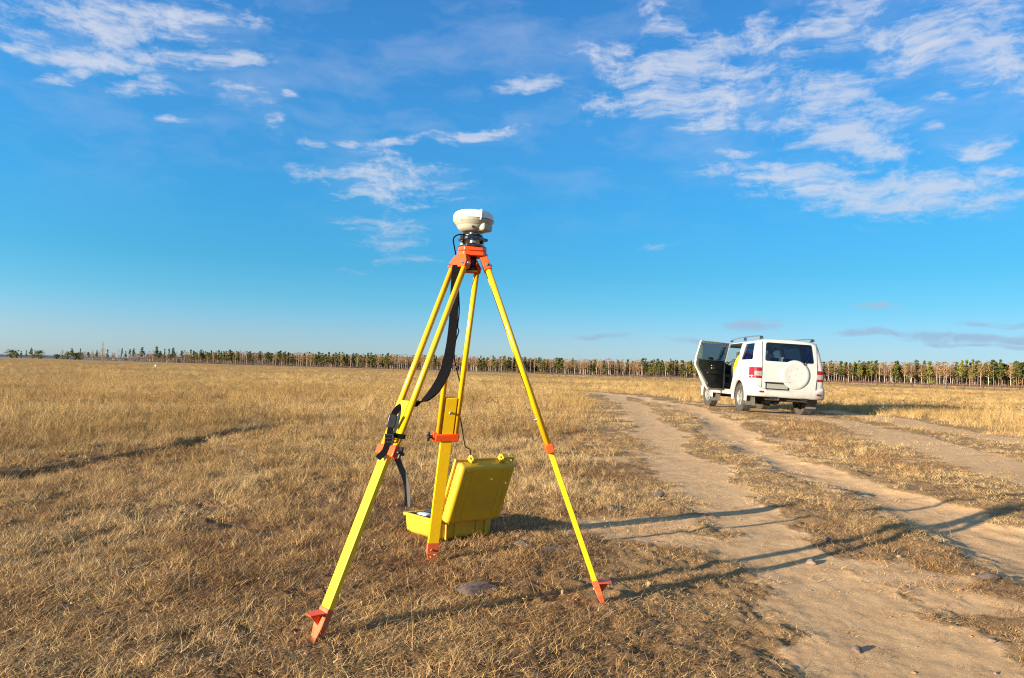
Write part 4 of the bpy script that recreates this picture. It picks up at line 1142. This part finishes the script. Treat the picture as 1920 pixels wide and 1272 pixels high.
# curved ridge that runs over the dome's edge
rp = catmull([(.030, -.040, .0895), (.036, -.060, .0865), (.039, -.0745, .078), (.0385, -.0805, .068), (.038, -.0830, .055), (.036, -.0815, .040)], 5)
mb.tube(rp, .0042, 8); mb.build('ridge', M['shell_white'], rc)
mb = MB(); mb.box((.050, -.030, .016), (.052, .070, .038), Matrix.Rotation(R(-32), 3, 'Z'), bevel=.014, seg=3); mb.build('battery_housing', M['shell_beige'], rc)
mb = MB(); mb.tube([(.004, -.060, .010), (.004, -.0705, .010)], .0058, 14); mb.build('socket', M['black_plastic'], rc)
mb = MB(); mb.tube([(-.046, -.070, .036), (-.048, -.0735, .0365)], .002, 8); mb.build('indicator', M['black_plastic'], rc)

# cable
mb = MB(); cp = catmull([at(872, 440, 3.02), at(862, 440, 3.01), at(854, 443, 3.01), at(850, 450, 3.01), at(852, 464, 3.02), at(855, 482, 3.04), at(858, 520, 3.10), at(861, 580, 3.2), at(858, 612, 3.28),
              at(860, 622, 3.31), at(853, 645, 3.36), at(852, 672, 3.42), at(858, 700, 3.48), at(864, 722, 3.55), at(868, 745, 3.62), at(862, 772, 3.72), at(866, 800, 3.84), at(870, 825, 3.96),
              at(873, 838, 4.04), at(881, 843, 4.07), at(882, 856, 4.10), at(882, 872, 4.16)], 7)
mb.tube(cp, .0030, 8)
cb = mb.build('cable', M['webbing']); tag(cb, 'thin black cable running from the receiver down to the yellow case', 'cable')

# ------------------------------------------------------------------ case
CH, CD, CBH, CLH = .41, .395, .112, .066
case = empty('equipment_case', (CASE_C.x, CASE_C.y, .0), (R(-2.5), R(1.0), CASE_YAW))
tag(case, 'scuffed yellow hard plastic equipment case standing open behind the tripod', 'case')
mb = MB(); mb.box((0, 0, CBH / 2 - .004), (CH - .03, CD - .03, CBH), bevel=.022, seg=3, taper=(1.05, 1.05)); cbase = mb.build('base', M['case_yellow'], case)
def rim(mb, z, h, gx_, gy_, th=.016):
    for sx in (-1, 1):
        mb.box((sx * (CH / 2 + gx_), 0, z), (th, CD + 2 * gy_ + th * .99, h), bevel=.005)
        mb.box((0, sx * (CD / 2 + gy_), z), (CH + 2 * gx_ - th, th, h * .98), bevel=.005)
mb = MB(); rim(mb, CBH - .004, .020, -.008, -.008); mb.build('rim', M['case_yellow'], case)
mb = MB(); mb.box((0, 0, CBH - .008), (CH - .05, CD - .05, .014), bevel=.003); mb.build('foam_insert', M['foam'], case)
mb = MB(); mb.box((-.135, .06, CBH + .000), (.045, .10, .020), bevel=.006); mb.build('stored_part', M['white_item'], case)
mb = MB(); mb.box((-.03, .09, CBH + .012), (.10, .13, .03), bevel=.01); mb.build('stored_antenna', M['foam'], case)
for c_, s_ in [((x, -CD / 2 + .006, CBH / 2 - .004), (.008, .018, CBH * .88)) for x in (-.14, -.075, .075, .14)] + [((sx * (CH / 2 - .012), -CD * .36, CBH / 2 - .004), (.014, .010, CBH * .88)) for sx in (-1, 1)]:
    mb = MB(); mb.box(c_, s_, bevel=.002); mb.build('rib', M['case_yellow'], cbase)
for x in (-.107, .107):
    mb = MB(); mb.tube([(x - .030, -CD / 2 - .006, CBH + .006), (x + .030, -CD / 2 - .006, CBH + .006)], .007, 12); mb.box((x, -CD / 2 - .004, CBH - .010), (.055, .010, .022), bevel=.003)
    mb.build('hinge', M['case_yellow'], case)
lid = empty('lid', (0, -CD / 2 - .004, CBH + .006), (R(115), 0, 0)); lid.parent = case
LY = CD / 2 + .004
mb = MB(); mb.box((0, LY, CLH / 2 + .006), (CH - .012, CD - .012, CLH), bevel=.024, seg=4, taper=(.97, .97)); ls = mb.build('lid_shell', M['case_yellow'], lid)
mb = MB()
for sx in (-1, 1):
    mb.box((sx * (CH / 2 - .002), LY, .008), (.016, CD + .010, .016), bevel=.004)
    mb.box((0, LY + sx * (CD / 2 - .003), .0085), (CH - .018, .016, .0155), bevel=.004)
mb.build('lid_rim', M['case_yellow'], lid)
z = CLH + .0065
for sx in (-1, 1):
    for c_, s_ in [((sx * .128 + dx, LY, z), (.0035, CD - .06, .005)) for dx in (-.020, .020)] + [((sx * .128, LY + yy, z), (.040, .0035, .005)) for yy in (-.115, .115)]:
        mb = MB(); mb.box(c_, s_, bevel=.0012); mb.build('rib', M['case_yellow'], ls)
for x in (-.107, .107):
    mb = MB(); mb.box((x, LY + CD / 2 + .006, .030), (.044, .018, .046), bevel=.005); mb.box((x, LY + CD / 2 + .022, .018), (.040, .020, .016), bevel=.004)
    mb.box((x, LY + CD / 2 + .030, .040), (.036, .010, .034), Matrix.Rotation(R(20), 3, 'X'), bevel=.003)
    mb.tube([(x - .024, LY + CD / 2 + .012, .046), (x + .024, LY + CD / 2 + .012, .046)], .005, 10)
    mb.build('latch', M['case_yellow'], lid)

# ------------------------------------------------------------------ stones
M['stone_grey'] = simple('grey_field_stone', (.16, .115, .085), .9, grime=.5, scale=30, grime_col=(.07, .045, .03), bump=1.0, detail=10)
M['stone_tan'] = simple('tan_field_stone', (.30, .19, .10), .85, grime=.3, scale=40, grime_col=(.22, .13, .07), bump=.8)
M['stone_pale'] = simple('pale_pebble', (.24, .17, .11), .8, grime=.2, scale=60)
M['stone_dark'] = simple('brown_field_stone', (.17, .11, .085), .85, grime=.3, scale=40, bump=.8)
def stone(px, py, w, dpt, h, rot, mat, label, cat='stone', seed=1, sub=3, sink=.35, amp=.22):
    g = ground_at(px, py); bm = bmesh.new(); bmesh.ops.create_icosphere(bm, subdivisions=sub, radius=1.0)
    rr = np.random.RandomState(seed); ax = [(Vector(rr.uniform(-1, 1, 3)).normalized(), rr.uniform(.35, .8)) for _ in range(9)]
    P = np.array([v.co[:] for v in bm.verts])
    nz = 1 + amp * fbm(P[:, 0] + 5 * seed, P[:, 1] + P[:, 2] * 1.3, .9, 3, seed)
    for v, k in zip(bm.verts, nz):
        c = v.co.copy()
        for a, lim in ax:
            q = c.dot(a)
            if q > lim: c -= a * (q - lim) * .85
        v.co = Vector((c.x * w / 2, c.y * dpt / 2, c.z * h)) * k
    for f in bm.faces: f.smooth = sub >= 3
    me = bpy.data.meshes.new('stone'); bm.to_mesh(me); bm.free(); me.materials.append(M[mat])
    try: me.set_sharp_from_angle(angle=R(30))
    except Exception: pass
    o = link(bpy.data.objects.new('stone', me)); o.location = (g.x, g.y, hz(g.x, g.y) + h * (.5 - sink)); o.rotation_euler = (0, 0, R(rot))
    tag(o, label, cat)
    return o
stone(893, 1106, .23, .20, .024, 15, 'stone_grey', 'large flat grey stone slab half buried between the tripod legs', seed=3, sub=4)
stone(985, 1024, .13, .14, .022, 30, 'stone_grey', 'left piece of the cracked flat grey stone beside the yellow case', seed=4, sub=4)
stone(1036, 1032, .17, .17, .024, -10, 'stone_grey', 'right piece of the cracked flat grey stone beside the yellow case', seed=5, sub=4)
stone(1150, 955, .15, .17, .022, 10, 'stone_grey', 'flat grey stone in the grass right of the case, nearer the camera', seed=6)
stone(1232, 930, .19, .20, .024, 0, 'stone_grey', 'flat grey stone at the left edge of the bare wheel track', seed=7)
stone(1572, 926, .30, .18, .028, -15, 'stone_grey', 'flat grey stone in the grass strip between the two wheel tracks', seed=8)
stone(1055, 1117, .044, .040, .020, 0, 'stone_tan', 'small rounded tan stone just left of the right tripod foot', seed=9, sink=.2)
stone(971, 1007, .032, .03, .014, 20, 'stone_tan', 'small tan pebble by the lower right corner of the case', 'pebble', seed=10, sub=2, sink=.1)
stone(890, 1041, .020, .018, .010, 0, 'stone_pale', 'tiny white pebble right of the back tripod foot', 'pebble', seed=11, sub=2, sink=.1)
stone(1551, 1016, .055, .05, .026, 40, 'stone_dark', 'round brown stone lying in the tripod shadow on the track', seed=12, sink=.15)
stone(1520, 1056, .085, .06, .018, 25, 'stone_pale', 'flat pale stone at the edge of the long leg shadow', seed=13, sink=.2)
stone(1855, 1090, .17, .11, .022, 10, 'stone_grey', 'flat grey stone in the grass at the right edge of the picture', seed=14)
stone(886, 1152, .13, .09, .016, 0, 'stone_grey', 'thin grey stone showing through the grass below the large slab', seed=15, sink=.5)
stone(1215, 1105, .036, .03, .016, 0, 'stone_tan', 'small tan stone right of the right tripod foot', seed=16, sub=2, sink=.1)
stone(1685, 1048, .03, .025, .012, 0, 'stone_tan', 'small stone beside the green sprig on the right track', seed=17, sub=2, sink=.1)
stone(1860, 1203, .05, .04, .015, 0, 'stone_dark', 'dark stone among grass near the lower right corner', seed=18, sub=2, sink=.2)
stone(1605, 1220, .055, .045, .016, 60, 'stone_dark', 'dark lump of stone on the bare track at the bottom', seed=19, sub=2, sink=.2)
w_ = stone(292, 684, .6, .5, .55, 0, 'white_item', 'small white lump far out on the left side of the field', 'white lump', seed=20, sub=2)
g = ground_at(292, 684); k_ = 95 / g.y; w_.location = (g.x * k_, 95, hz(g.x * k_, 95) + .18); w_.name = 'white_lump'; w_.scale = (.5, .45, .35)

# ------------------------------------------------------------------ fence posts
M['post'] = simple('weathered_post', (.045, .032, .028), .9)
def far_point(px, dist):
    """place on the ground in the direction of a column of the picture"""
    d = ray(px, 669.5 + .0285 * px); v = Vector((d.x, d.y, 0)); v *= dist / v.y
    return Vector((v.x, v.y, hz(v.x, v.y)))
pm = MB(); pm.box((0, 0, .5), (.17, .17, 1.25), bevel=.02, taper=(.85, .85)); pme = pm.mesh('fence_post', M['post'])
posts = [(1140, 222), (1163, 218), (1187, 214), (1211, 211), (1235, 208), (1257, 205), (1282, 202), (1555, 192), (1585, 188), (1616, 182), (1645, 176), (1677, 168),
         (1710, 160), (1743, 155), (1775, 152), (1808, 150), (1844, 149), (1878, 154), (1912, 152)]
for i, (px, dist) in enumerate(posts):
    q = far_point(px, dist); o = link(bpy.data.objects.new('fence_post', pme)); o.location = q; o.rotation_euler = (R(random.uniform(-3, 3)), R(random.uniform(-3, 3)), random.uniform(0, 1))
    o.scale = (1, 1, random.uniform(.78, 1.05))
    ORD = ['first', 'second', 'third', 'fourth', 'fifth', 'sixth', 'seventh', 'eighth', 'ninth', 'tenth', 'eleventh', 'twelfth']
    if px < 1300: tag(o, 'dark far fence post, ' + ORD[6 - i] + ' to the left of the car', 'fence post', 'fence posts left of the car')
    else: tag(o, 'dark far fence post, ' + ORD[i - 7] + ' to the right of the car', 'fence post', 'fence posts right of the car')

# ------------------------------------------------------------------ trees
def leaf_mat(name, pal, sc=.35):
    m, nt, b = new_mat(name)
    oi = N(nt, 'ShaderNodeObjectInfo').outputs['Random']
    n = N(nt, 'ShaderNodeAttribute', attribute_name='leaf').outputs['Fac']
    t = math_n(nt, 'ADD', math_n(nt, 'MULTIPLY', oi, .65), math_n(nt, 'MULTIPLY', n, .35))
    nt.links.new(ramp(nt, t, pal), b.inputs['Base Color']); b.inputs['Roughness'].default_value = .8; b.inputs['Specular IOR Level'].default_value = .2
    return m
M['pine'] = leaf_mat('pine_needles', [(0, (.026, .034, .012)), (.4, (.068, .074, .015)), (.75, (.13, .115, .018)), (1, (.20, .145, .025))])
M['larch'] = leaf_mat('rusty_birch_twigs', [(0, (.15, .075, .045)), (.4, (.22, .115, .055)), (.75, (.28, .155, .05)), (1, (.32, .20, .07))])
M['birch_bark'] = simple('pale_birch_bark', (.54, .45, .37), .8, grime=.2, scale=1.5, grime_col=(.14, .10, .09))
M['pine_bark'] = simple('brown_pine_bark', (.20, .115, .07), .9, grime=.25, scale=1.5)
M['scrub'] = simple('reddish_undergrowth', (.17, .085, .055), .95, grime=.4, scale=.6, grime_col=(.07, .04, .03))

def trunk_mesh(name, h, r, mat, limbs, seed, lean=.02):
    rr = random.Random(seed); mb = MB(); pts = []; x = y = 0
    for k in range(6):
        pts.append((x, y, h * k / 5)); x += rr.uniform(-lean, lean) * h / 5 * 2; y += rr.uniform(-lean, lean) * h / 5 * 2
    mb.tube(pts, r, 6, radii=[r * (1 - .82 * k / 5) for k in range(6)])
    for k in range(limbs):
        t = rr.uniform(.35, .95); i = min(int(t * 5), 4); f = t * 5 - i
        p = Vector(pts[i]).lerp(Vector(pts[i + 1]), f); a = rr.uniform(0, 6.28); L = rr.uniform(.6, 1.5) * h / 11
        mb.tube([p, p + Vector((math.cos(a) * L * .6, math.sin(a) * L * .6, L * .35)), p + Vector((math.cos(a) * L, math.sin(a) * L, L * .8))], .03, 4, radii=[r * .28, r * .18, r * .06])
    return mb.mesh(name, mat)
def crown_mesh(name, mat, n, shape, seed, size, thin=1.0):
    """leaf clumps spread through a crown: shape(u) -> (z, radius) envelope"""
    rr = np.random.RandomState(seed); V = []; Fc = []; A = []
    clumps = []
    for i in range(max(6, n // 14)):
        u = rr.uniform(); z, rad = shape(u); a = rr.uniform(0, 6.28); q = rad * math.sqrt(rr.uniform(.15, 1)) * .85
        clumps.append((q * math.cos(a), q * math.sin(a), z, rr.uniform(), rad))
    for i in range(n):
        cx, cy, cz, tn, rad = clumps[rr.randint(len(clumps))]
        c = Vector((cx, cy, cz)) + Vector(rr.normal(0, 1, 3)) * max(.22, rad * .30)
        s_ = size * rr.uniform(.5, 1.3); u_ = Vector(rr.normal(0, 1, 3)).normalized(); v_ = u_.orthogonal().normalized()
        v_.rotate(Matrix.Rotation(rr.uniform(0, 3.14), 3, u_)); b0 = len(V)
        V += [c - u_ * s_, c + v_ * s_ * .7 * thin, c + u_ * s_, c - v_ * s_ * .7 * thin]; Fc.append((b0, b0 + 1, b0 + 2, b0 + 3)); A += [tn] * 4
    me = np_mesh(name, [tuple(v) for v in V], Fc, mat, smooth=False); setattr_f(me, 'leaf', A); return me
def pine_shape(h, base, wid, pointy=.6):
    def f(u):
        z = h * (base + (1 - base) * u); rad = wid * (1 - u) ** pointy * min(1, .60 + u * 2.5); return z, max(rad, .15)
    return f
def oval(h, base, wid):
    def f(u): return h * (base + (1 - base) * u), wid * math.sqrt(max(0.05, 1 - (2 * u - 1) ** 2))
    return f
KIND = {}
KIND['pine'] = [(trunk_mesh('trunk', 11.4, .15, M['pine_bark'], 4, 1), crown_mesh('crown', M['pine'], 460, pine_shape(12, .32, 1.7, .9), 1, .36)),
                (trunk_mesh('trunk', 11.0, .16, M['pine_bark'], 4, 2), crown_mesh('crown', M['pine'], 460, pine_shape(12, .34, 1.9, .7), 2, .38)),
                (trunk_mesh('trunk', 11.5, .14, M['pine_bark'], 5, 3), crown_mesh('crown', M['pine'], 360, pine_shape(12, .44, 1.8, .6), 3, .36)),
                (trunk_mesh('trunk', 11.0, .16, M['pine_bark'], 3, 4), crown_mesh('crown', M['pine'], 420, pine_shape(12, .12, 2.1, .9), 4, .40))]
KIND['birch'] = [(trunk_mesh('trunk', 11.3, .11, M['birch_bark'], 9, 11, .03), crown_mesh('crown', M['larch'], 420, oval(12, .36, 1.2), 11, .24, .5)),
                 (trunk_mesh('trunk', 11.0, .12, M['birch_bark'], 8, 12, .035), crown_mesh('crown', M['larch'], 480, oval(12, .40, 1.5), 12, .25, .5)),
                 (trunk_mesh('trunk', 11.6, .10, M['birch_bark'], 10, 13, .04), crown_mesh('crown', M['larch'], 280, oval(12, .40, 1.1), 13, .22, .45)),
                 (trunk_mesh('trunk', 11.2, .11, M['birch_bark'], 7, 14, .03), crown_mesh('crown', M['larch'], 560, oval(12, .34, 1.7), 14, .26, .55))]
KIND['bush'] = [(trunk_mesh('trunk', 3.0, .12, M['pine_bark'], 2, 21), crown_mesh('crown', M['pine'], 420, oval(6, .05, 2.7), 21, .42)),
                (trunk_mesh('trunk', 3.4, .12, M['pine_bark'], 2, 22), crown_mesh('crown', M['pine'], 380, oval(6, .10, 2.2), 22, .42))]
M['thicket'] = leaf_mat('grey_brown_thicket', [(0, (.06, .036, .028)), (.5, (.12, .072, .052)), (1, (.20, .12, .08))])
KIND['thicket'] = [(trunk_mesh('trunk', 4.0, .07, M['birch_bark'], 6, 41, .04), crown_mesh('crown', M['thicket'], 520, oval(8.0, .0, 2.6), 41, .30, .4))]
KIND['larch'] = [(trunk_mesh('trunk', 15.5, .22, M['pine_bark'], 12, 31), crown_mesh('crown', M['larch'], 420, pine_shape(15.5, .12, 3.3, 1.3), 31, .30, .5))]
def tree(kind, v, px, dist, h, label, group=None, wid=1.0, cat='tree'):
    tm_, cm_ = KIND[kind][v]; H0 = {'pine': 12, 'birch': 12, 'bush': 6, 'larch': 15.5}[kind]
    q = far_point(px, dist); e = empty({'pine': 'pine_tree', 'birch': 'birch_tree', 'bush': 'young_pine', 'larch': 'larch_tree'}[kind], (q.x, q.y, q.z - .05), (0, 0, random.uniform(0, 6.28)))
    k = h / H0; e.scale = (k * wid, k * wid, k)
    for nm, m_ in (('trunk', tm_), ('crown', cm_)):
        o = link(bpy.data.objects.new(nm, m_)); o.parent = e
    tag(e, label, cat, group); return e
DT = [(-300, 1100), (0, 1000), (200, 830), (420, 640), (640, 560), (960, 500), (1300, 450), (1550, 405), (1900, 345), (2200, 300)]
HT = [(-300, 10), (0, 10.5), (250, 12), (420, 12.5), (640, 12.0), (960, 11.6), (1300, 11.6), (1550, 12.2), (1900, 12.8), (2200, 13)]
def lerp_t(T, x): return float(np.interp(x, [a for a, b in T], [b for a, b in T]))
# the trees one can pick out at the left end of the line: px, kind, variant, height px, width, label
LEFT = [(23, 'bush', 0, 13, 1.0, 'dark bushy pine standing leftmost in the far treeline'), (39, 'pine', 3, 12, .9, 'slim dark pine right after the leftmost bushy pine'),
        (31, 'bush', 1, 8, .8, 'low green pine between the first two dark pines at far left'),
        (49, 'pine', 0, 13, .8, 'narrow pine third in the far left clump'), (58, 'pine', 1, 17, 1.0, 'tallest round-headed pine of the far left clump'), (65, 'pine', 0, 14, .6, 'thin pine just right of the tallest far left pine'),
        (74, 'bush', 0, 13, .9, 'dark broad pine at the right end of the far left clump'), (62, 'bush', 1, 6, .7, 'low dark bush below the far left clump'),
        (92, 'birch', 2, 9, .7, 'bare little birch alone in the gap at far left'), (107, 'bush', 0, 8, 1.0, 'low round green bush right of the far left gap'),
        (116, 'birch', 1, 16, .8, 'rusty birch with a round head right of the far left gap'), (118, 'bush', 1, 7, .9, 'low green bush under the rusty round-headed birch'),
        (126, 'bush', 1, 12, .7, 'green bushy pine on the left of the dense low clump'), (134, 'pine', 1, 18, 1.2, 'tall mixed pine in the middle of the dense low clump'), (140, 'bush', 0, 10, 1.0, 'dark bush at the foot of the dense low clump'),
        (147, 'bush', 0, 12, 1.2, 'dark broad bush at the right of the dense low clump'), (150, 'pine', 0, 18, .7, 'slim pine rising behind the dark broad bush'),
        (158, 'birch', 3, 14, 1.1, 'wide bare birch left of the tall larch'), (165, 'pine', 2, 13, 1.3, 'dark round-headed pine left of the tall larch'), (173, 'birch', 1, 16, .8, 'greyish birch close left of the tall larch'),
        (181, 'pine', 1, 16, .9, 'dark pine touching the tall larch on its left'), (191, 'larch', 0, 31, 1.0, 'tall pointed rusty larch sticking out of the far left treeline'),
        (201, 'pine', 0, 18, .8, 'leaning dark pine right of the tall larch'), (212, 'birch', 3, 13, 1.0, 'small sparse birch second to the right of the tall larch'), (221, 'birch', 2, 19, .7, 'thin orange birch third to the right of the tall larch'),
        (228, 'pine', 2, 21, .5, 'thin pole-like pine with a tiny head on the left'), (235, 'pine', 3, 17, .8, 'slim dark pine after the pole-like pine'), (243, 'pine', 2, 20, .8, 'round-headed pine before the first gap in the left treeline'),
        (250, 'pine', 2, 21, .8, 'tall bare-stemmed pine at the left of the open gap'), (258, 'birch', 2, 12, .7, 'sparse small birch in the open gap'),
        (266, 'pine', 1, 23, 1.1, 'broad dark pine with a leaning head beside the open gap'), (273, 'birch', 0, 12, .7, 'short birch under the broad leaning pine'), (280, 'birch', 3, 18, 1.0, 'rusty birch above the white lump'), (286, 'birch', 1, 19, .9, 'second rusty birch above the white lump'),
        (293, 'pine', 1, 25, 1.0, 'tall dark pine directly above the white lump'), (300, 'pine', 2, 18, 1.2, 'dark round pine just right of the one above the white lump'), (308, 'pine', 0, 22, .6, 'slim grey-green pine right of the white lump'),
        (316, 'pine', 0, 22, .8, 'pointed pine second right of the white lump'), (324, 'pine', 1, 24, .9, 'tall pointed pine third right of the white lump'), (331, 'birch', 0, 18, .9, 'rusty birch fourth right of the white lump'),
        (340, 'pine', 2, 20, 1.0, 'round pine left of the narrow sky gap'), (345, 'birch', 1, 21, .9, 'rusty birch left of the narrow sky gap'), (357, 'pine', 0, 22, .9, 'pine at the right of the narrow sky gap')]
for px, kd, v, hp_, wd_, lab in LEFT:
    D = lerp_t(DT, px) * random.uniform(.99, 1.01); tree(kd, v, px, D, hp_ / FPX * D * 1.15, lab, None, wd_ * (1.35 if kd != 'larch' else 1.1))
# the dense line: every tree of its front rows
rr = random.Random(5); x = 362.0; cnt = {'pine': 0, 'birch': 0}
def zone_of(px):
    if px < 460: return 'just right of the sky gaps'
    if px < 590: return 'midway from sky gaps to tripod'
    if px < 740: return 'close left of the tripod'
    if px < 860: return 'behind the left tripod tubes'
    if px < 975: return 'seen between the tripod legs'
    if px < 1090: return 'close right of the tripod'
    if px < 1200: return 'midway from tripod to car'
    if px < 1330: return 'close left of the car'
    if px < 1640: return 'close right of the car'
    if px < 1780: return 'midway from car to right edge'
    return 'at the right edge'
while x < 1945:
    green = .60 if x < 720 else (.28 if x < 1040 else (.52 if x < 1300 else .50))
    green -= .06; green += .22 * math.sin(x * .021) + .15 * math.sin(x * .063)
    kd = 'pine' if rr.random() < green else 'birch'
    D = lerp_t(DT, x) * rr.uniform(.985, 1.04); h = lerp_t(HT, x) * (rr.uniform(.86, 1.07) if kd == 'pine' else rr.uniform(.84, 1.03))
    if 1300 < x < 1545 and rr.random() < .3: x += 3; continue
    v_ = rr.randrange(4); wd_ = rr.uniform(.85, 1.6)
    look = {'pine': ['pointed green pine', 'broad green pine', 'bare-stemmed round-topped pine', 'low-branched green pine'],
            'birch': ['pale-trunked birch', 'bushy rusty birch', 'thin nearly leafless birch', 'wide-crowned orange-brown birch']}[kd][v_]
    tall = h / lerp_t(HT, x) > (.97 if kd == 'pine' else .91)
    lab = ('taller ' if tall else 'shorter ') + look + ' in the far treeline ' + zone_of(x)
    tree(kd, v_, x, D, h, lab, lab + ' (' + kd + 's)', wd_)
    cnt[kd] += 1; x += rr.uniform(2.2, 5.0) * (1 if x < 1300 else 1.15)
print('trees', cnt)
# the wood behind them, too dense to tell apart
back = []
src = []
for kd, v in (('pine', 0), ('pine', 1), ('birch', 0), ('birch', 1), ('birch', 3), ('pine', 3), ('thicket', 0)):
    bm = bmesh.new(); bm.from_mesh(KIND[kd][v][0]); 
    n0 = len(bm.faces); bm.from_mesh(KIND[kd][v][1])
    bm.faces.ensure_lookup_table()
    me = bpy.data.meshes.new('wood_tree'); 
    for i, f in enumerate(bm.faces): f.material_index = 0 if i < n0 else 1
    bm.to_mesh(me); bm.free(); me.materials.append(KIND[kd][v][0].materials[0]); me.materials.append(KIND[kd][v][1].materials[0])
    src.append(bpy.data.objects.new('wood_tree', me))
P = []; S = []; I = []; T = []
for i in range(4200):
    px = rr.uniform(385 if i % 6 else 270, 2250); depth = rr.uniform(.03, .32)
    D = lerp_t(DT, px) * (1 + depth); q = far_point(px, D); P.append(q); s_ = rr.uniform(.72, 1.0) * lerp_t(HT, px) / 12; S.append((s_, s_, s_)); T.append(rr.random()); I.append(rr.choice([0, 1, 2, 3, 4, 5, 2, 3, 4, 3]))
for i in range(2600):
    px = rr.uniform(235 + 120 * rr.random(), 2250); P.append(far_point(px, lerp_t(DT, px) * (1 + rr.uniform(.03, .35)))); s_ = rr.uniform(.8, 1.25); S.append((s_, s_, s_)); T.append(.5); I.append(6)
for i in range(90):
    px = rr.uniform(160, 330); D = lerp_t(DT, px) * rr.uniform(1.02, 1.2); P.append(far_point(px, D)); S.append((.95, .95, rr.uniform(.55, .9))); T.append(.5); I.append(rr.choice([2, 3, 4]))
scatter('distant_wood', 'dense mixed wood of pines and birches behind the front trees', 'wood', P, [(0, 0, rr.uniform(0, 6.28)) for _ in P], S, T, I, src)
# undergrowth along the foot of the trees
scr = [tuft('scrub_a', 70, 1.4, .5, 1.6, .10, .5, .6, M['scrub'], 2, 61, .2), tuft('scrub_b', 60, 1.2, .4, 1.3, .12, .6, .8, M['scrub'], 2, 62, .2)]
P = []
for i in range(2600):
    px = rr.uniform(110, 2250)
    D = lerp_t(DT, px) * rr.uniform(.975, 1.10)
    if px < 360 and rr.random() < .55: continue
    P.append(far_point(px, D))
scatter('undergrowth', 'low reddish brown scrub along the foot of the treeline', 'scrub', P, [(0, 0, rr.uniform(0, 6.28)) for _ in P],
        [[rr.uniform(.6, 1.3)] * 3 for _ in P], [rr.random() for _ in P], [rr.randrange(2) for _ in P], scr)

# ------------------------------------------------------------------ far hills
def make_hill_mat():
    m, nt, b = new_mat('haze_tinted_forest_hill')
    g = N(nt, 'ShaderNodeNewGeometry').outputs['Position']
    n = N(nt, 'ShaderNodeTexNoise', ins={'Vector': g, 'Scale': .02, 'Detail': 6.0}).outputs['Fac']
    nt.links.new(ramp(nt, n, [(.3, (.09, .11, .125)), (.7, (.13, .14, .145))]), b.inputs['Base Color']); b.inputs['Roughness'].default_value = 1; b.inputs['Specular IOR Level'].default_value = 0  # blue-grey of the distance haze is put into the forest colour
    return m
M['hill'] = make_hill_mat()
xs = np.linspace(-5200, 800, 140); ys = np.linspace(0, 1, 14); X, Y = np.meshgrid(xs, ys)
ridge = (21 + 7 * fbm(X, X * 0, 900, 4, 90)) * np.clip(1 - sstep(-2450, -1550, X), .0, 1)
Z = ridge * np.sin(np.pi * Y) ** .8 - 1.0
YY = 4200 + 1500 * Y + .04 * X
ii, jj = np.meshgrid(np.arange(13), np.arange(139), indexing='ij')
Fh = np.stack([ii * 140 + jj, ii * 140 + jj + 1, (ii + 1) * 140 + jj + 1, (ii + 1) * 140 + jj], -1).reshape(-1, 4)
hl = link(bpy.data.objects.new('hills', np_mesh('hills', np.stack([X, YY, Z], -1).reshape(-1, 3), Fh, M['hill']))); tag(hl, kind='structure')
print('done')
